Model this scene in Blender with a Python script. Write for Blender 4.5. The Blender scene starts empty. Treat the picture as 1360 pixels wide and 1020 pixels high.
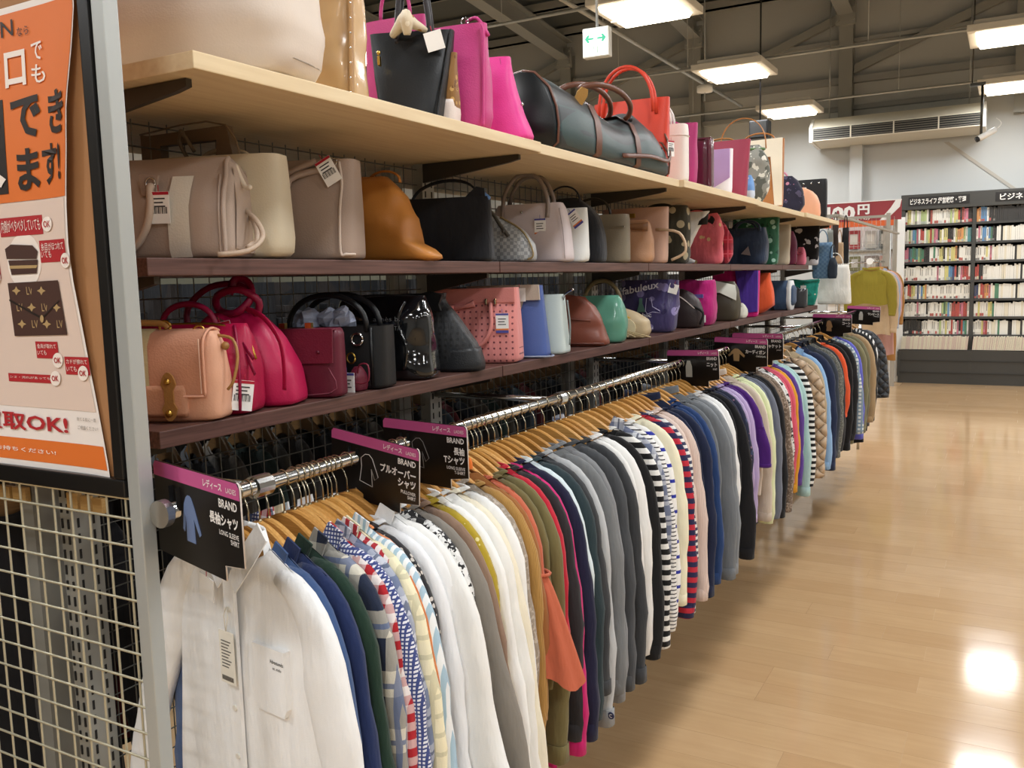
import bpy, bmesh, math, random
from mathutils import Vector, Matrix, noise
S = bpy.context.scene
COL = S.collection
rnd = random.Random(7)
PI = math.pi

# ---------------------------------------------------------------- camera
FOC = 1183.0
YAW, PITCH, ROLL, EYE = math.radians(29.335), math.radians(6.617), math.radians(-1.505), 1.5
_cy, _sy, _cp, _sp = math.cos(YAW), math.sin(YAW), math.cos(PITCH), math.sin(PITCH)
CF = Vector((-_sy*_cp, _cy*_cp, -_sp))
_r0 = Vector((_cy, _sy, 0)); _u0 = _r0.cross(CF)
CR = math.cos(ROLL)*_r0 + math.sin(ROLL)*_u0
CU = -math.sin(ROLL)*_r0 + math.cos(ROLL)*_u0
CP = Vector((0, 0, EYE))
cam = bpy.data.cameras.new('camera')
cam.sensor_fit = 'HORIZONTAL'; cam.sensor_width = 36.0
cam.lens = FOC/1360*36.0
cam.clip_start = 0.05
cam_o = bpy.data.objects.new('camera', cam)
COL.objects.link(cam_o)
cam_o.matrix_world = Matrix(((CR.x, CU.x, -CF.x, CP.x), (CR.y, CU.y, -CF.y, CP.y), (CR.z, CU.z, -CF.z, CP.z), (0, 0, 0, 1)))
S.camera = cam_o

# ---------------------------------------------------------------- light, world, exposure
S.view_settings.view_transform = 'Standard'
S.view_settings.look = 'None'
S.view_settings.gamma = 1.0
S.view_settings.use_curve_mapping = False
S.view_settings.exposure = 0.0
W = bpy.data.worlds.new('world'); S.world = W; W.use_nodes = True
W.node_tree.nodes['Background'].inputs[0].default_value = (1.0, 0.93, 0.82, 1)
W.node_tree.nodes['Background'].inputs[1].default_value = 0.05
S.cycles.use_denoising = True
S.cycles.max_bounces = 6
S.cycles.diffuse_bounces = 4
S.cycles.glossy_bounces = 3
S.cycles.sample_clamp_indirect = 6.0
LAMP_W = 26.5
LAMP_C = (0.92, 0.99, 1.085)
LAMP_Z = 3.6
LAMP_POS = [(x, y) for y in (-3.7, -1.0, 1.63, 4.28, 6.93, 9.54, 12.2) for x in (-5.1, -2.6, -0.07, 2.46, 5.0)]

# ---------------------------------------------------------------- projection helpers (where a picture point lies on a real plane)
def ray(u, v): return (u-680)/FOC*CR - (v-510)/FOC*CU + CF
def on_x(u, v, x):
    d = ray(u, v); return CP + d*(x/d.x)
def on_y(u, v, y):
    d = ray(u, v); return CP + d*(y/d.y)
def on_z(u, v, z):
    d = ray(u, v); return CP + d*((z-EYE)/d.z)
def proj(p):
    q = Vector(p)-CP; f = q.dot(CF)
    return 680+FOC*q.dot(CR)/f, 510-FOC*q.dot(CU)/f
def y_at(u, x, z):
    lo, hi = 0.2, 40.0
    for _ in range(50):
        m = (lo+hi)/2
        if proj((x, m, z))[0] < u: lo = m
        else: hi = m
    return lo

# ---------------------------------------------------------------- mesh builder
class MB:
    def __init__(s): s.v = []; s.f = []; s.m = []; s.sm = []
    def add(s, vs, fs, m=0, smooth=False):
        o = len(s.v); s.v += [tuple(v) for v in vs]
        for f in fs:
            s.f.append([i+o for i in f]); s.m.append(m); s.sm.append(smooth)
    def xf(s, mat, start=0):
        for i in range(start, len(s.v)): s.v[i] = tuple(mat @ Vector(s.v[i]))
    def mesh(s, name, mats):
        me = bpy.data.meshes.new(name)
        me.from_pydata(s.v, [], s.f)
        me.polygons.foreach_set('material_index', s.m)
        me.polygons.foreach_set('use_smooth', s.sm)
        for m in (mats if isinstance(mats, (list, tuple)) else [mats]): me.materials.append(m)
        me.update()
        return me
    def build(s, name, mats, parent=None, loc=None, rz=0):
        return obj(name, s.mesh(name, mats), parent, loc, rz)

def obj(name, data, parent=None, loc=None, rz=0):
    o = bpy.data.objects.new(name, data); COL.objects.link(o)
    if parent is not None: o.parent = parent
    if loc is not None: o.location = loc
    if rz: o.rotation_euler = (0, 0, rz)
    return o
def tag(o, label, cat, group=None, kind=None):
    if label: o['label'] = label
    if cat: o['category'] = cat
    if group: o['group'] = group
    if kind: o['kind'] = kind
    return o
def thing(name, label, cat, loc=(0, 0, 0), rz=0, group=None):
    return tag(obj(name, None, None, loc, rz), label, cat, group)
def struct(o): o['kind'] = 'structure'; return o
def stuff(o): o['kind'] = 'stuff'; return o

def box(b, lo, hi, m=0, bev=0.0):
    if bev <= 0:
        x0, y0, z0 = lo; x1, y1, z1 = hi
        b.add([(x0,y0,z0),(x1,y0,z0),(x1,y1,z0),(x0,y1,z0),(x0,y0,z1),(x1,y0,z1),(x1,y1,z1),(x0,y1,z1)],
              [(0,3,2,1),(4,5,6,7),(0,1,5,4),(1,2,6,5),(2,3,7,6),(3,0,4,7)], m); return
    bm = bmesh.new(); bmesh.ops.create_cube(bm, size=1)
    for v in bm.verts: v.co = Vector([lo[i]+(v.co[i]+.5)*(hi[i]-lo[i]) for i in range(3)])
    bmesh.ops.bevel(bm, geom=list(bm.edges), offset=bev, segments=2, affect='EDGES', profile=0.6)
    bm.verts.index_update()
    b.add([v.co for v in bm.verts], [[v.index for v in f.verts] for f in bm.faces], m); bm.free()
def loft(b, rings, cap0=False, cap1=False, m=0, smooth=True, closed=True):
    n = len(rings[0]); vs = [p for r in rings for p in r]; fs = []
    for i in range(len(rings)-1):
        for j in range(n if closed else n-1):
            k = (j+1) % n
            fs.append((i*n+j, i*n+k, (i+1)*n+k, (i+1)*n+j))
    if cap0: fs.append(tuple(reversed(range(n))))
    if cap1: fs.append(tuple((len(rings)-1)*n+j for j in range(n)))
    b.add(vs, fs, m, smooth)
SMOOTH = [False]
def tube(b, pts, r, n=6, m=0, flat=None, cap=True, closed=False, up=None):
    pts = [Vector(p) for p in pts]
    if SMOOTH[0] and not closed and 2 < len(pts) < 13:
        q = []; rr_ = []; L_ = len(pts)
        for i in range(L_-1):
            p0, p1, p2, p3 = pts[max(0, i-1)], pts[i], pts[i+1], pts[min(L_-1, i+2)]
            for k in range(4):
                u = k/4
                q.append(.5*(2*p1+(p2-p0)*u+(2*p0-5*p1+4*p2-p3)*u*u+(3*p1-p0-3*p2+p3)*u**3))
                if isinstance(r, (list, tuple)): rr_.append(r[i]+(r[i+1]-r[i])*u)
        q.append(pts[-1]); pts = q
        if isinstance(r, (list, tuple)): r = rr_+[r[-1]]
    N = len(pts); rings = []
    prev = None
    for i, p in enumerate(pts):
        if closed: t = (pts[(i+1) % N]-pts[i-1])
        else: t = pts[min(i+1, N-1)]-pts[max(i-1, 0)]
        if t.length < 1e-9: t = Vector((0, 0, 1))
        t.normalize()
        if prev is None:
            a = Vector(up) if up else (Vector((0, 0, 1)) if abs(t.z) < .9 else Vector((0, 1, 0)))
        else: a = prev
        a = (a-t*a.dot(t))
        if a.length < 1e-6: a = t.orthogonal()
        a.normalize(); prev = a; c = t.cross(a)
        rr = r[i] if isinstance(r, (list, tuple)) else r
        fl = flat if flat else rr
        rings.append([p+a*math.cos(2*PI*k/n)*rr+c*math.sin(2*PI*k/n)*fl for k in range(n)])
    if closed: rings.append(rings[0])
    loft(b, rings, cap and not closed, cap and not closed, m)
def arc(a0, a1, n, f): return [f(a0+(a1-a0)*i/n) for i in range(n+1)]
def prism(b, outline, y0, y1, m=0, axis='y'):
    n = len(outline)
    P = (lambda p, t: (p[0], t, p[1])) if axis == 'y' else ((lambda p, t: (t, p[0], p[1])) if axis == 'x' else (lambda p, t: (p[0], p[1], t)))
    vs = [P(p, y0) for p in outline]+[P(p, y1) for p in outline]
    fs = [tuple(range(n)), tuple(reversed(range(n, 2*n)))]+[(i, i+n, (i+1) % n+n, (i+1) % n) for i in range(n)]
    b.add(vs, fs, m)
def disc(b, c, r, t, n=16, m=0, axis='y', ry=None):
    ry = ry or r
    o = [(c[0]+r*math.cos(2*PI*i/n), c[1]+ry*math.sin(2*PI*i/n)) for i in range(n)]
    prism(b, o, t[0], t[1], m, axis)
def lathe(b, prof, n=16, m=0, c=(0, 0)):
    loft(b, [[(c[0]+r*math.cos(2*PI*j/n), c[1]+r*math.sin(2*PI*j/n), z) for j in range(n)] for r, z in prof], True, True, m)
def ball(b, c, r, n=8, m=0):
    loft(b, [[(c[0]+r*math.sin(t)*math.cos(2*PI*j/n), c[1]+r*math.sin(t)*math.sin(2*PI*j/n), c[2]-r*math.cos(t)) for j in range(n)]
             for t in [PI*(i+.3)/6.6 for i in range(7)]], True, True, m)
def sup(th, n):
    c, s = math.cos(th), math.sin(th)
    return math.copysign(abs(c)**(2/n), c), math.copysign(abs(s)**(2/n), s)

# ---------------------------------------------------------------- materials
def lin(c):
    if isinstance(c, str): c = [int(c[i:i+2], 16) for i in (1, 3, 5)]
    return tuple(((x/255+.055)/1.055)**2.4 if x > 10 else x/255/12.92 for x in c)+(1,)
_mats = {}
class N:
    def __init__(s, name):
        s.m = bpy.data.materials.new(name); s.m.use_nodes = True
        s.t = s.m.node_tree; s.p = s.t.nodes['Principled BSDF']; s._co = None
    def n(s, typ, **kw):
        x = s.t.nodes.new(typ)
        for k, v in kw.items():
            if k.startswith('i_'):
                key = k[2:]; key = int(key) if key.isdigit() else key.replace('_', ' ')
                if hasattr(v, 'is_output'): s.t.links.new(v, x.inputs[key])
                else: x.inputs[key].default_value = v
            else: setattr(x, k, v)
        return x
    def co(s):
        if not s._co: s._co = s.n('ShaderNodeTexCoord').outputs['Object']
        return s._co
    def math(s, op, a, b=0.0):
        x = s.t.nodes.new('ShaderNodeMath'); x.operation = op
        for i, v in enumerate((a, b)):
            if hasattr(v, 'is_output'): s.t.links.new(v, x.inputs[i])
            else: x.inputs[i].default_value = v
        return x.outputs[0]
    def xyz(s):
        if not hasattr(s, '_x'): s._x = s.n('ShaderNodeSeparateXYZ', i_0=s.co()).outputs
        return s._x
    def stripe(s, ax, freq, duty, off=0.0):
        a = s.math('MULTIPLY', s.xyz()['XYZ'.index(ax)], freq)
        if off: a = s.math('ADD', a, off)
        return s.math('LESS_THAN', s.math('FRACT', a), duty)
    def mix(s, f, a, b):
        x = s.t.nodes.new('ShaderNodeMix'); x.data_type = 'RGBA'
        for k, v in ((0, f), (6, a), (7, b)):
            if hasattr(v, 'is_output'): s.t.links.new(v, x.inputs[k])
            else: x.inputs[k].default_value = v
        return x.outputs[2]
    def noise(s, scale, detail=2.0, vec=None): return s.n('ShaderNodeTexNoise', i_Scale=scale, i_Detail=detail, i_Vector=vec or s.co()).outputs[0]
    def vor(s, scale, out='Distance', feat='F1'): return s.n('ShaderNodeTexVoronoi', i_Scale=scale, i_Vector=s.co(), feature=feat).outputs[out]
    def ramp(s, f, stops):
        x = s.n('ShaderNodeValToRGB', i_0=f); e = x.color_ramp.elements
        while len(e) < len(stops): e.new(0.5)
        for k, (p, c) in enumerate(stops): e[k].position = p; e[k].color = c
        return x.outputs[0]
    def bump(s, h, st, dist=0.002):
        s.t.links.new(s.n('ShaderNodeBump', i_Height=h, i_Strength=st, i_Distance=dist).outputs[0], s.p.inputs['Normal'])
    def col(s, c):
        if hasattr(c, 'is_output'): s.t.links.new(c, s.p.inputs['Base Color'])
        else: s.p.inputs['Base Color'].default_value = c
    def set(s, **k):
        for a, v in k.items(): s.p.inputs[a.replace('_', ' ')].default_value = v

def plain(c, rough=.5, metal=0.0, spec=.5, coat=0.0, emit=0.0, name=None):
    key = ('plain', c, rough, metal, spec, coat, emit)
    if key in _mats: return _mats[key]
    m = N(name or 'plain'); m.col(lin(c)); m.set(Roughness=rough, Metallic=metal, Specular_IOR_Level=spec, Coat_Weight=coat)
    if emit: m.set(Emission_Color=lin(c), Emission_Strength=emit)
    _mats[key] = m.m; return m.m
def leather(c, rough=.42, bump=.25, coat=0.0, scale=260.0, var=.10):
    key = ('leather', c, rough, bump, coat, scale)
    if key in _mats: return _mats[key]
    m = N('leather'); L = lin(c)
    nz = m.noise(9.0, 3.0)
    m.col(m.mix(nz, tuple(x*(1-var) for x in L[:3])+(1,), tuple(min(1, x*(1+var)) for x in L[:3])+(1,)))
    m.set(Roughness=rough, Coat_Weight=coat, Coat_Roughness=.05, Specular_IOR_Level=.36)
    m.bump(m.vor(scale), bump, .0015)
    _mats[key] = m.m; return m.m
def patent(c): return leather(c, .12, .06, .9, 30.0)
def cloth(c, pat=None, c2=None, c3=None, f=40.0, d=.5, rough=.88, wk=.75):
    key = ('cloth', c, pat, c2, c3, f, d, rough, wk)
    if key in _mats: return _mats[key]
    m = N('cloth'); A = lin(c); B = lin(c2) if c2 else A; D = lin(c3) if c3 else B
    wave = m.n('ShaderNodeTexNoise', i_Scale=700.0, i_Detail=1.0, i_Vector=m.co()).outputs[0]
    h = wave
    if pat is None:
        nz = m.noise(14.0, 2.0)
        c_ = m.mix(nz, tuple(x*.93 for x in A[:3])+(1,), tuple(min(1, x*1.06) for x in A[:3])+(1,))
    elif pat == 'h': c_ = m.mix(m.stripe('Z', f, d), A, B)
    elif pat == 'v': c_ = m.mix(m.stripe('X', f, d), A, B)
    elif pat == 'h2': c_ = m.mix(m.stripe('Z', f, d), m.mix(m.stripe('Z', f*4, .3), A, D), B)
    elif pat == 'ging':
        s_ = m.math('MULTIPLY', m.math('ADD', m.stripe('X', f, .5), m.stripe('Z', f, .5)), .5)
        c_ = m.mix(s_, A, B)
    elif pat == 'plaid':
        s_ = m.math('MULTIPLY', m.math('ADD', m.stripe('X', f, d), m.stripe('Z', f, d)), .5)
        c_ = m.mix(s_, A, B)
        l_ = m.math('MAXIMUM', m.stripe('X', f, .09, .3), m.stripe('Z', f, .09, .3))
        c_ = m.mix(m.math('MULTIPLY', l_, .8), c_, D)
    elif pat == 'check':
        l_ = m.math('MAXIMUM', m.stripe('X', f, d), m.stripe('Z', f, d))
        c_ = m.mix(l_, A, B)
    elif pat == 'floral':
        v_ = m.vor(f); c_ = m.mix(m.math('LESS_THAN', v_, d), A, B)
        c_ = m.mix(m.math('LESS_THAN', m.noise(f*.9), .38), c_, D)
    elif pat == 'dots': c_ = m.mix(m.math('LESS_THAN', m.vor(f), d), A, B)
    elif pat == 'marl':
        c_ = m.mix(m.n('ShaderNodeTexNoise', i_Scale=f, i_Detail=4.0, i_Vector=m.co()).outputs[0], A, B)
        c_ = m.mix(m.math('GREATER_THAN', m.noise(f*1.7), .56), c_, D)
    elif pat == 'camo':
        c_ = m.mix(m.math('GREATER_THAN', m.noise(f), .5), A, B)
        c_ = m.mix(m.math('GREATER_THAN', m.noise(f*1.37+1), .57), c_, D)
    elif pat == 'block': c_ = m.mix(m.math('LESS_THAN', m.xyz()[2], f), A, B)
    elif pat == 'vblock': c_ = m.mix(m.math('LESS_THAN', m.xyz()[0], f), A, B)
    elif pat == 'knit':
        wv = m.n('ShaderNodeTexWave', i_Scale=f, i_Distortion=1.0, i_Vector=m.co()).outputs[1]
        c_ = m.mix(wv, tuple(x*.8 for x in A[:3])+(1,), A); h = wv
    elif pat == 'perf':
        gx = m.math('ABSOLUTE', m.math('SUBTRACT', m.math('FRACT', m.math('MULTIPLY', m.xyz()[0], f)), .5))
        gz = m.math('ABSOLUTE', m.math('SUBTRACT', m.math('FRACT', m.math('MULTIPLY', m.xyz()[2], f)), .5))
        r2 = m.math('ADD', m.math('MULTIPLY', gx, gx), m.math('MULTIPLY', gz, gz))
        hole = m.math('LESS_THAN', r2, d*d); c_ = m.mix(hole, A, B); h = m.math('SUBTRACT', 1.0, hole)
    elif pat == 'weave':
        ck = m.n('ShaderNodeTexChecker', i_Scale=f, i_Vector=m.co()).outputs[1]
        c_ = m.mix(m.math('ADD', m.math('MULTIPLY', ck, .6), m.math('MULTIPLY', m.noise(9.0), .4)), A, B); h = ck
    m.col(c_); m.set(Roughness=rough, Specular_IOR_Level=.25, Sheen_Weight=.12, Sheen_Roughness=.6)
    wrk = m.noise(1.0, 3.0, m.n('ShaderNodeMapping', i_Vector=m.co(), i_Scale=(26.0, 26.0, 7.0)).outputs[0])
    b1 = m.n('ShaderNodeBump', i_Height=wrk, i_Strength=wk, i_Distance=.012).outputs[0]
    b2 = m.n('ShaderNodeBump', i_Height=h, i_Strength=.25, i_Distance=.0012, i_Normal=b1).outputs[0]
    m.t.links.new(b2, m.p.inputs['Normal'])
    _mats[key] = m.m; return m.m
def wood(c1, c2, axis='Y', scale=6.0, stretch=18.0, rough=.5, name='wood', spec=.4):
    key = ('wood', c1, c2, axis, scale, stretch, rough)
    if key in _mats: return _mats[key]
    m = N(name)
    sc = [stretch]*3; sc['XYZ'.index(axis)] = 1.0
    mp = m.n('ShaderNodeMapping', i_Vector=m.co(), i_Scale=tuple(sc)).outputs[0]
    nz = m.noise(scale, 4.0, mp)
    m.col(m.ramp(nz, [(.3, lin(c1)), (.7, lin(c2))])); m.set(Roughness=rough, Specular_IOR_Level=spec)
    m.bump(nz, .08, .001)
    _mats[key] = m.m; return m.m
CHROME = plain('#c9cacb', .16, 1.0, name='chrome')
STEEL = plain('#a7a7a2', .42, .85, name='steel')
GREYPAINT = plain('#b9bbb8', .4, .25, name='grey_paint')
WHITE = plain('#f2f1ec', .5, name='white')
PAPER = plain('#f6f5f2', .7, name='paper')
BLACK = plain('#121213', .45, name='black')
GOLD = plain('#c9a24f', .28, 1.0, name='gold')
DARK = plain('#1b1a19', .8, name='dark_lining')

# ---------------------------------------------------------------- lettering
_tcache = {}
def text_data(s, bold=0.0):
    k = (s, bold)
    if k in _tcache: return _tcache[k]
    c = bpy.data.curves.new('lettering', 'FONT'); c.body = s; c.offset = bold; c.resolution_u = 2
    o = bpy.data.objects.new('lettering', c); COL.objects.link(o)
    dg = bpy.context.evaluated_depsgraph_get(); dg.update()
    me = bpy.data.meshes.new_from_object(o.evaluated_get(dg))
    vs = [v.co.copy() for v in me.vertices]; fs = [list(p.vertices) for p in me.polygons]
    bpy.data.objects.remove(o); bpy.data.curves.remove(c); bpy.data.meshes.remove(me)
    x0 = min(v.x for v in vs); x1 = max(v.x for v in vs); y0 = min(v.y for v in vs); y1 = max(v.y for v in vs)
    vs = [((v.x-x0)/(x1-x0), (v.y-y0)/(y1-y0)) for v in vs]
    _tcache[k] = (vs, fs, (x1-x0)/(y1-y0)); return _tcache[k]
def text(b, s, x0, z0, x1, z1, y, m=0, bold=0.0, shear=0.0):
    """letters fill the rectangle x0..x1, z0..z1 in the plane of the given y, reading from -y"""
    vs, fs, _ = text_data(s, bold)
    b.add([(x0+p[0]*(x1-x0), y, z0+p[1]*(z1-z0)+shear*p[0]) for p in vs], fs, m)
def text_h(b, s, x, z, h, y, m=0, bold=0.0, align='l'):
    w = text_data(s, bold)[2]*h
    xa = x if align == 'l' else (x-w if align == 'r' else x-w/2)
    text(b, s, xa, z, xa+w, z+h, y, m, bold); return w

# ================================================================ the room
YB, XL, XR, YF = 13.45, -9.0, 9.0, -7.0
EAVE = 5.25
def roof_z(y): return EAVE+(YB-y)*0.085
m = N('wall_paint'); m.col(m.mix(m.noise(1.2, 3.0), lin('#c3c5c3'), lin('#cccecb'))); m.set(Roughness=.85); WALL = m.m
m = N('roof_sheet'); m.col(m.mix(m.noise(.8, 3.0), lin('#5f625f'), lin('#696c69'))); m.set(Roughness=.8); ROOF = m.m
STEELP = plain('#a0a19c', .65, name='painted_steel')
GIRT = plain('#a3a5a3', .7, name='girt_paint')

m = N('floor_base'); m.col(m.mix(m.noise(3.0, 4.0), lin('#c3a177'), lin('#ceac82'))); m.set(Roughness=.3, Specular_IOR_Level=.5); FLOORB = m.m
b = MB(); box(b, (XL, YF, -.2), (XR, YB, -.0015)); floor = struct(b.build('floor', FLOORB))
# boards of the floor: strips running across the aisle
m = N('floor_board')
oi = m.n('ShaderNodeObjectInfo').outputs['Random']
mp = m.n('ShaderNodeMapping', i_Vector=m.co(), i_Scale=(2.0, 26.0, 1.0)).outputs[0]
of = m.n('ShaderNodeVectorMath', operation='ADD', i_0=mp)
cmb = m.n('ShaderNodeCombineXYZ', i_0=m.math('MULTIPLY', oi, 37.0), i_1=m.math('MULTIPLY', oi, 91.0)).outputs[0]
m.t.links.new(cmb, of.inputs[1])
gr = m.noise(1.6, 5.0, of.outputs[0])
basec = m.ramp(oi, [(0.0, lin('#cda97f')), (.35, lin('#d4b186')), (.7, lin('#d8b58a')), (1.0, lin('#dcba91'))])
m.col(m.mix(m.math('MULTIPLY', gr, .5), m.mix(m.math('MULTIPLY', m.n('ShaderNodeTexNoise', i_Scale=7.0, i_Detail=3.0, i_Vector=m.n('ShaderNodeNewGeometry').outputs[0]).outputs[0], .6), basec, lin('#c09a6e')), lin('#b08a60')))
m.set(Roughness=.2, Specular_IOR_Level=.32, Coat_Weight=.06, Coat_Roughness=.06)
wn = m.noise(2.2, 4.0); m.t.links.new(m.math('ADD', m.math('MULTIPLY', wn, .14), .05), m.p.inputs['Roughness'])
m.bump(gr, .05, .001); BOARD = m.m
PW, PL = .152, 1.0
b = MB(); box(b, (0, 0, -.006), (PL-.0008, PW-.0008, 0)); bd = b.mesh('plank', BOARD)
n_b = 0; row = 0; y = .9
while y < YB-.2:
    off = rnd.choice((0, .33, .66, .5, .17)); x = -2.25-off
    while x < .75 and n_b < 300:
        if x > -1.75-off*.4:
            obj('plank', bd, floor, (x, y, 0)); n_b += 1
        x += PL
    y += PW; row += 1

def wall(name, lo, hi):
    b = MB(); box(b, lo, hi); return struct(b.build(name, WALL))
wb = wall('wall_back', (XL, YB, 0), (XR, YB+.15, EAVE+.3))
wall('wall_left', (XL-.15, YF, 0), (XL, YB, 7.2)); wall('wall_right', (XR, YF, 0), (XR+.15, YB, 7.2)); wall('wall_front', (XL, YF-.15, 0), (XR, YF, 7.2))
# sloping roof sheet with purlins and rafters
b = MB(); n = 60; vs = []; fs = []
for yy in (YF, YB):
    for k in range(n+1):
        vs.append((XL+(XR-XL)*k/n, yy, roof_z(yy)+.16))
fs = [(k, k+1, n+2+k, n+1+k) for k in range(n)]
b.add(vs, fs); ceil_o = struct(b.build('ceiling', ROOF))
for k in range(19):
    yy = YB-.35-k*1.05
    b = MB(); z = roof_z(yy)
    box(b, (XL, yy-.03, z), (XR, yy+.03, z+.12)); box(b, (XL, yy-.03, z), (XR, yy+.06, z+.015))
    b.build('purlin', STEELP, ceil_o)
slope = math.atan(.085)
for k in range(9):
    xx = -8.4+k*2.12-.05
    b = MB(); L = YB-YF
    box(b, (xx-.1, -L, -.30), (xx+.1, 0, -.28)); box(b, (xx-.1, -L, -.02), (xx+.1, 0, 0)); box(b, (xx-.008, -L, -.28), (xx+.008, 0, -.02))
    b.xf(Matrix.Translation((0, YB-.12, EAVE)) @ Matrix.Rotation(-slope, 4, 'X'))
    b.build('rafter', STEELP, ceil_o)
    # steel column on the end wall with joint plates
    b = MB(); box(b, (xx-.09, YB-.2, 3.45), (xx+.09, YB-.18, EAVE-.2)); box(b, (xx-.09, YB-.02, 3.45), (xx+.09, YB, EAVE-.2)); box(b, (xx-.008, YB-.18, 3.45), (xx+.008, YB-.02, EAVE-.2))
    box(b, (xx-.13, YB-.26, EAVE-.42), (xx+.13, YB-.2, EAVE-.12))
    for dx in (-.1, .1):
        for dz in (-.36, -.18): disc(b, (xx+dx, EAVE+dz), .022, (YB-.3, YB-.26), 6)
    b.build('column', STEELP, wb)
    if k < 8:
        b = MB(); w = .07
        x0, x1 = (xx+.1, xx+2.0)
        z0, z1 = 4.2, EAVE-.35
        prism(b, [(x0, z0), (x1, z1), (x1, z1+w*1.6), (x0, z0+w*1.6)], YB-.13, YB-.05)
        b.build('brace', STEELP, wb)
        for zz, hh in ((4.08, .09), (3.72, .06), (4.62, .05)):
            b = MB(); box(b, (xx+.09, YB-.1, zz), (xx+2.03, YB, zz+hh)); b.build('girt', GIRT, wb)
# painted pilaster below, where the two wall tones meet, and a slanting joint in the paint
b = MB(); box(b, (-2.02, YB-.16, 0), (-1.86, YB, 3.4)); struct(b.build('trim_1', WALL))
b = MB(); prism(b, [(-.86, 3.18), (-.80, 3.18), (.12, 2.42), (.06, 2.42)], YB-.012, YB); struct(b.build('trim_2', plain('#b9b3a7', .8)))
b = MB(); box(b, (XL, YB-.02, 0), (XR, YB, .09)); struct(b.build('baseboard_back', plain('#5c564e', .6)))

# conduits for the lights
for i, yy in enumerate((4.28, 6.93, 9.54, 12.2)):
    b = MB(); tube(b, [(-6.5, yy, LAMP_Z+.09), (6.5, yy, LAMP_Z+.09)], .014, 6); tube(b, [(-6.5, yy+.03, LAMP_Z+.105), (6.5, yy+.03, LAMP_Z+.105)], .006, 5)
    for xx in (-3.9, -1.3, 1.2):
        tube(b, [(xx, yy, LAMP_Z+.09), (xx, yy, roof_z(yy))], .004, 4)
    t = b.build('lighting_conduit', GREYPAINT)
    tag(t, 'thin grey conduit the lamps hang from, %s row from the back wall' % ('fourth', 'third', 'second', 'first')[i], 'conduit', 'conduits under the roof')
b = MB(); tube(b, [(-3.42, 4.0, 3.86), (-3.42, 12.9, 3.86)], .022, 6)
for yy in (5.5, 8.0, 10.5): tube(b, [(-3.42, yy, 3.86), (-3.42, yy, roof_z(yy))], .006, 4)
tag(b.build('cable_duct', GREYPAINT), 'long straight cable duct running towards the back wall past the exit sign', 'duct')

# ---------------------------------------------------------------- ceiling lamps
DIFF = plain('#fff1d6', .5, emit=9.0, name='lit_diffuser')
FRAME = plain('#e8e4da', .5, name='lamp_frame')
bf = MB(); a_, c_ = .36, .29
for s0, s1 in (((-a_, -a_), (a_, -c_)), ((-a_, c_), (a_, a_)), ((-a_, -c_), (-c_, c_)), ((c_, -c_), (a_, c_))):
    box(bf, (s0[0], s0[1], -.012), (s1[0], s1[1], .05), 0, .008)
box(bf, (-.31, -.31, .045), (.31, .31, .10), 0, .02)
frame_me = bf.mesh('frame', FRAME)
bd_ = MB(); loft(bd_, [[(x*s, y*s, z) for x, y in ((-1, -1), (1, -1), (1, 1), (-1, 1))] for s, z in ((.29, .0), (.27, -.045), (.17, -.055))], False, True, 0, False)
diff_me = bd_.mesh('diffuser', DIFF)
bar = MB(); box(bar, (-.29, -.008, -.062), (.29, .008, -.05)); bar_me = bar.mesh('cross_bar', FRAME)
near_lbl = {(-2.6, 6.93): 'lit square ceiling lamp cut by the top of the picture, beside exit sign',
            (-2.6, 9.54): 'lit square ceiling lamp beyond the exit sign, above the bags',
            (-2.6, 12.2): 'lit square ceiling lamp near the end of the long air conditioner',
            (-0.07, 9.54): 'lit square ceiling lamp over the aisle, higher of the aisle pair',
            (-0.07, 12.2): 'lit square ceiling lamp over the aisle beside the security camera'}
for i, (x, y) in enumerate(LAMP_POS):
    lb = near_lbl.get((x, y))
    vis = lb is not None or (y in (4.28, 6.93) and x == -.07)
    L = bpy.data.lights.new('lamp', 'AREA'); L.shape = 'SQUARE'; L.size = .5; L.energy = LAMP_W; L.color = LAMP_C; L.spread = PI
    t = thing('ceiling_lamp', lb or 'lit square ceiling lamp elsewhere over the shop floor, row %d place %d' % (i//5+1, i % 5+1), 'lamp', (x, y, LAMP_Z), 0, 'square lamps under the roof')
    obj('frame', frame_me, t); d = obj('diffuser', diff_me, t); obj('cross_bar', bar_me, d)
    lo = bpy.data.objects.new('lamp_light', L); COL.objects.link(lo); lo.parent = t; lo.location = (0, 0, -.075)

# ---------------------------------------------------------------- exit sign
EX = (-2.27, 5.2, 2.93)
t = thing('exit_sign', 'lit white hanging sign with two green arrows pointing both ways', 'sign', EX, math.radians(4))
b = MB(); box(b, (-.085, -.01, -.085), (.085, .05, .09), 0, .006); b.build('case', plain('#d9d6cd', .5), t)
b = MB(); box(b, (-.079, -.013, -.078), (.079, -.0095, .083)); b.build('lit_panel', plain('#f2f7ee', .5, emit=.75), t)
GRN = plain('#12a67a', .5, emit=.25)
b = MB()
for sx in (-1, 1):
    prism(b, [(sx*.012, .028), (sx*.045, .028), (sx*.038, .045), (sx*.050, .045), (sx*.068, .023), (sx*.050, .001), (sx*.038, .001), (sx*.045, .018), (sx*.012, .018)], -.015, -.012)
b.build('green_arrow', GRN, t)
b = MB()
for x0 in (-.012, .010): box(b, (x0, -.0145, -.065), (x0+.004, -.0125, -.02))
b.build('door_mark', plain('#6f8a80', .6), t)
b = MB(); tube(b, [(0, .02, .085), (0, .02, roof_z(5.2)-2.93)], .008, 6); b.build('hanging_rod', GREYPAINT, t)

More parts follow.
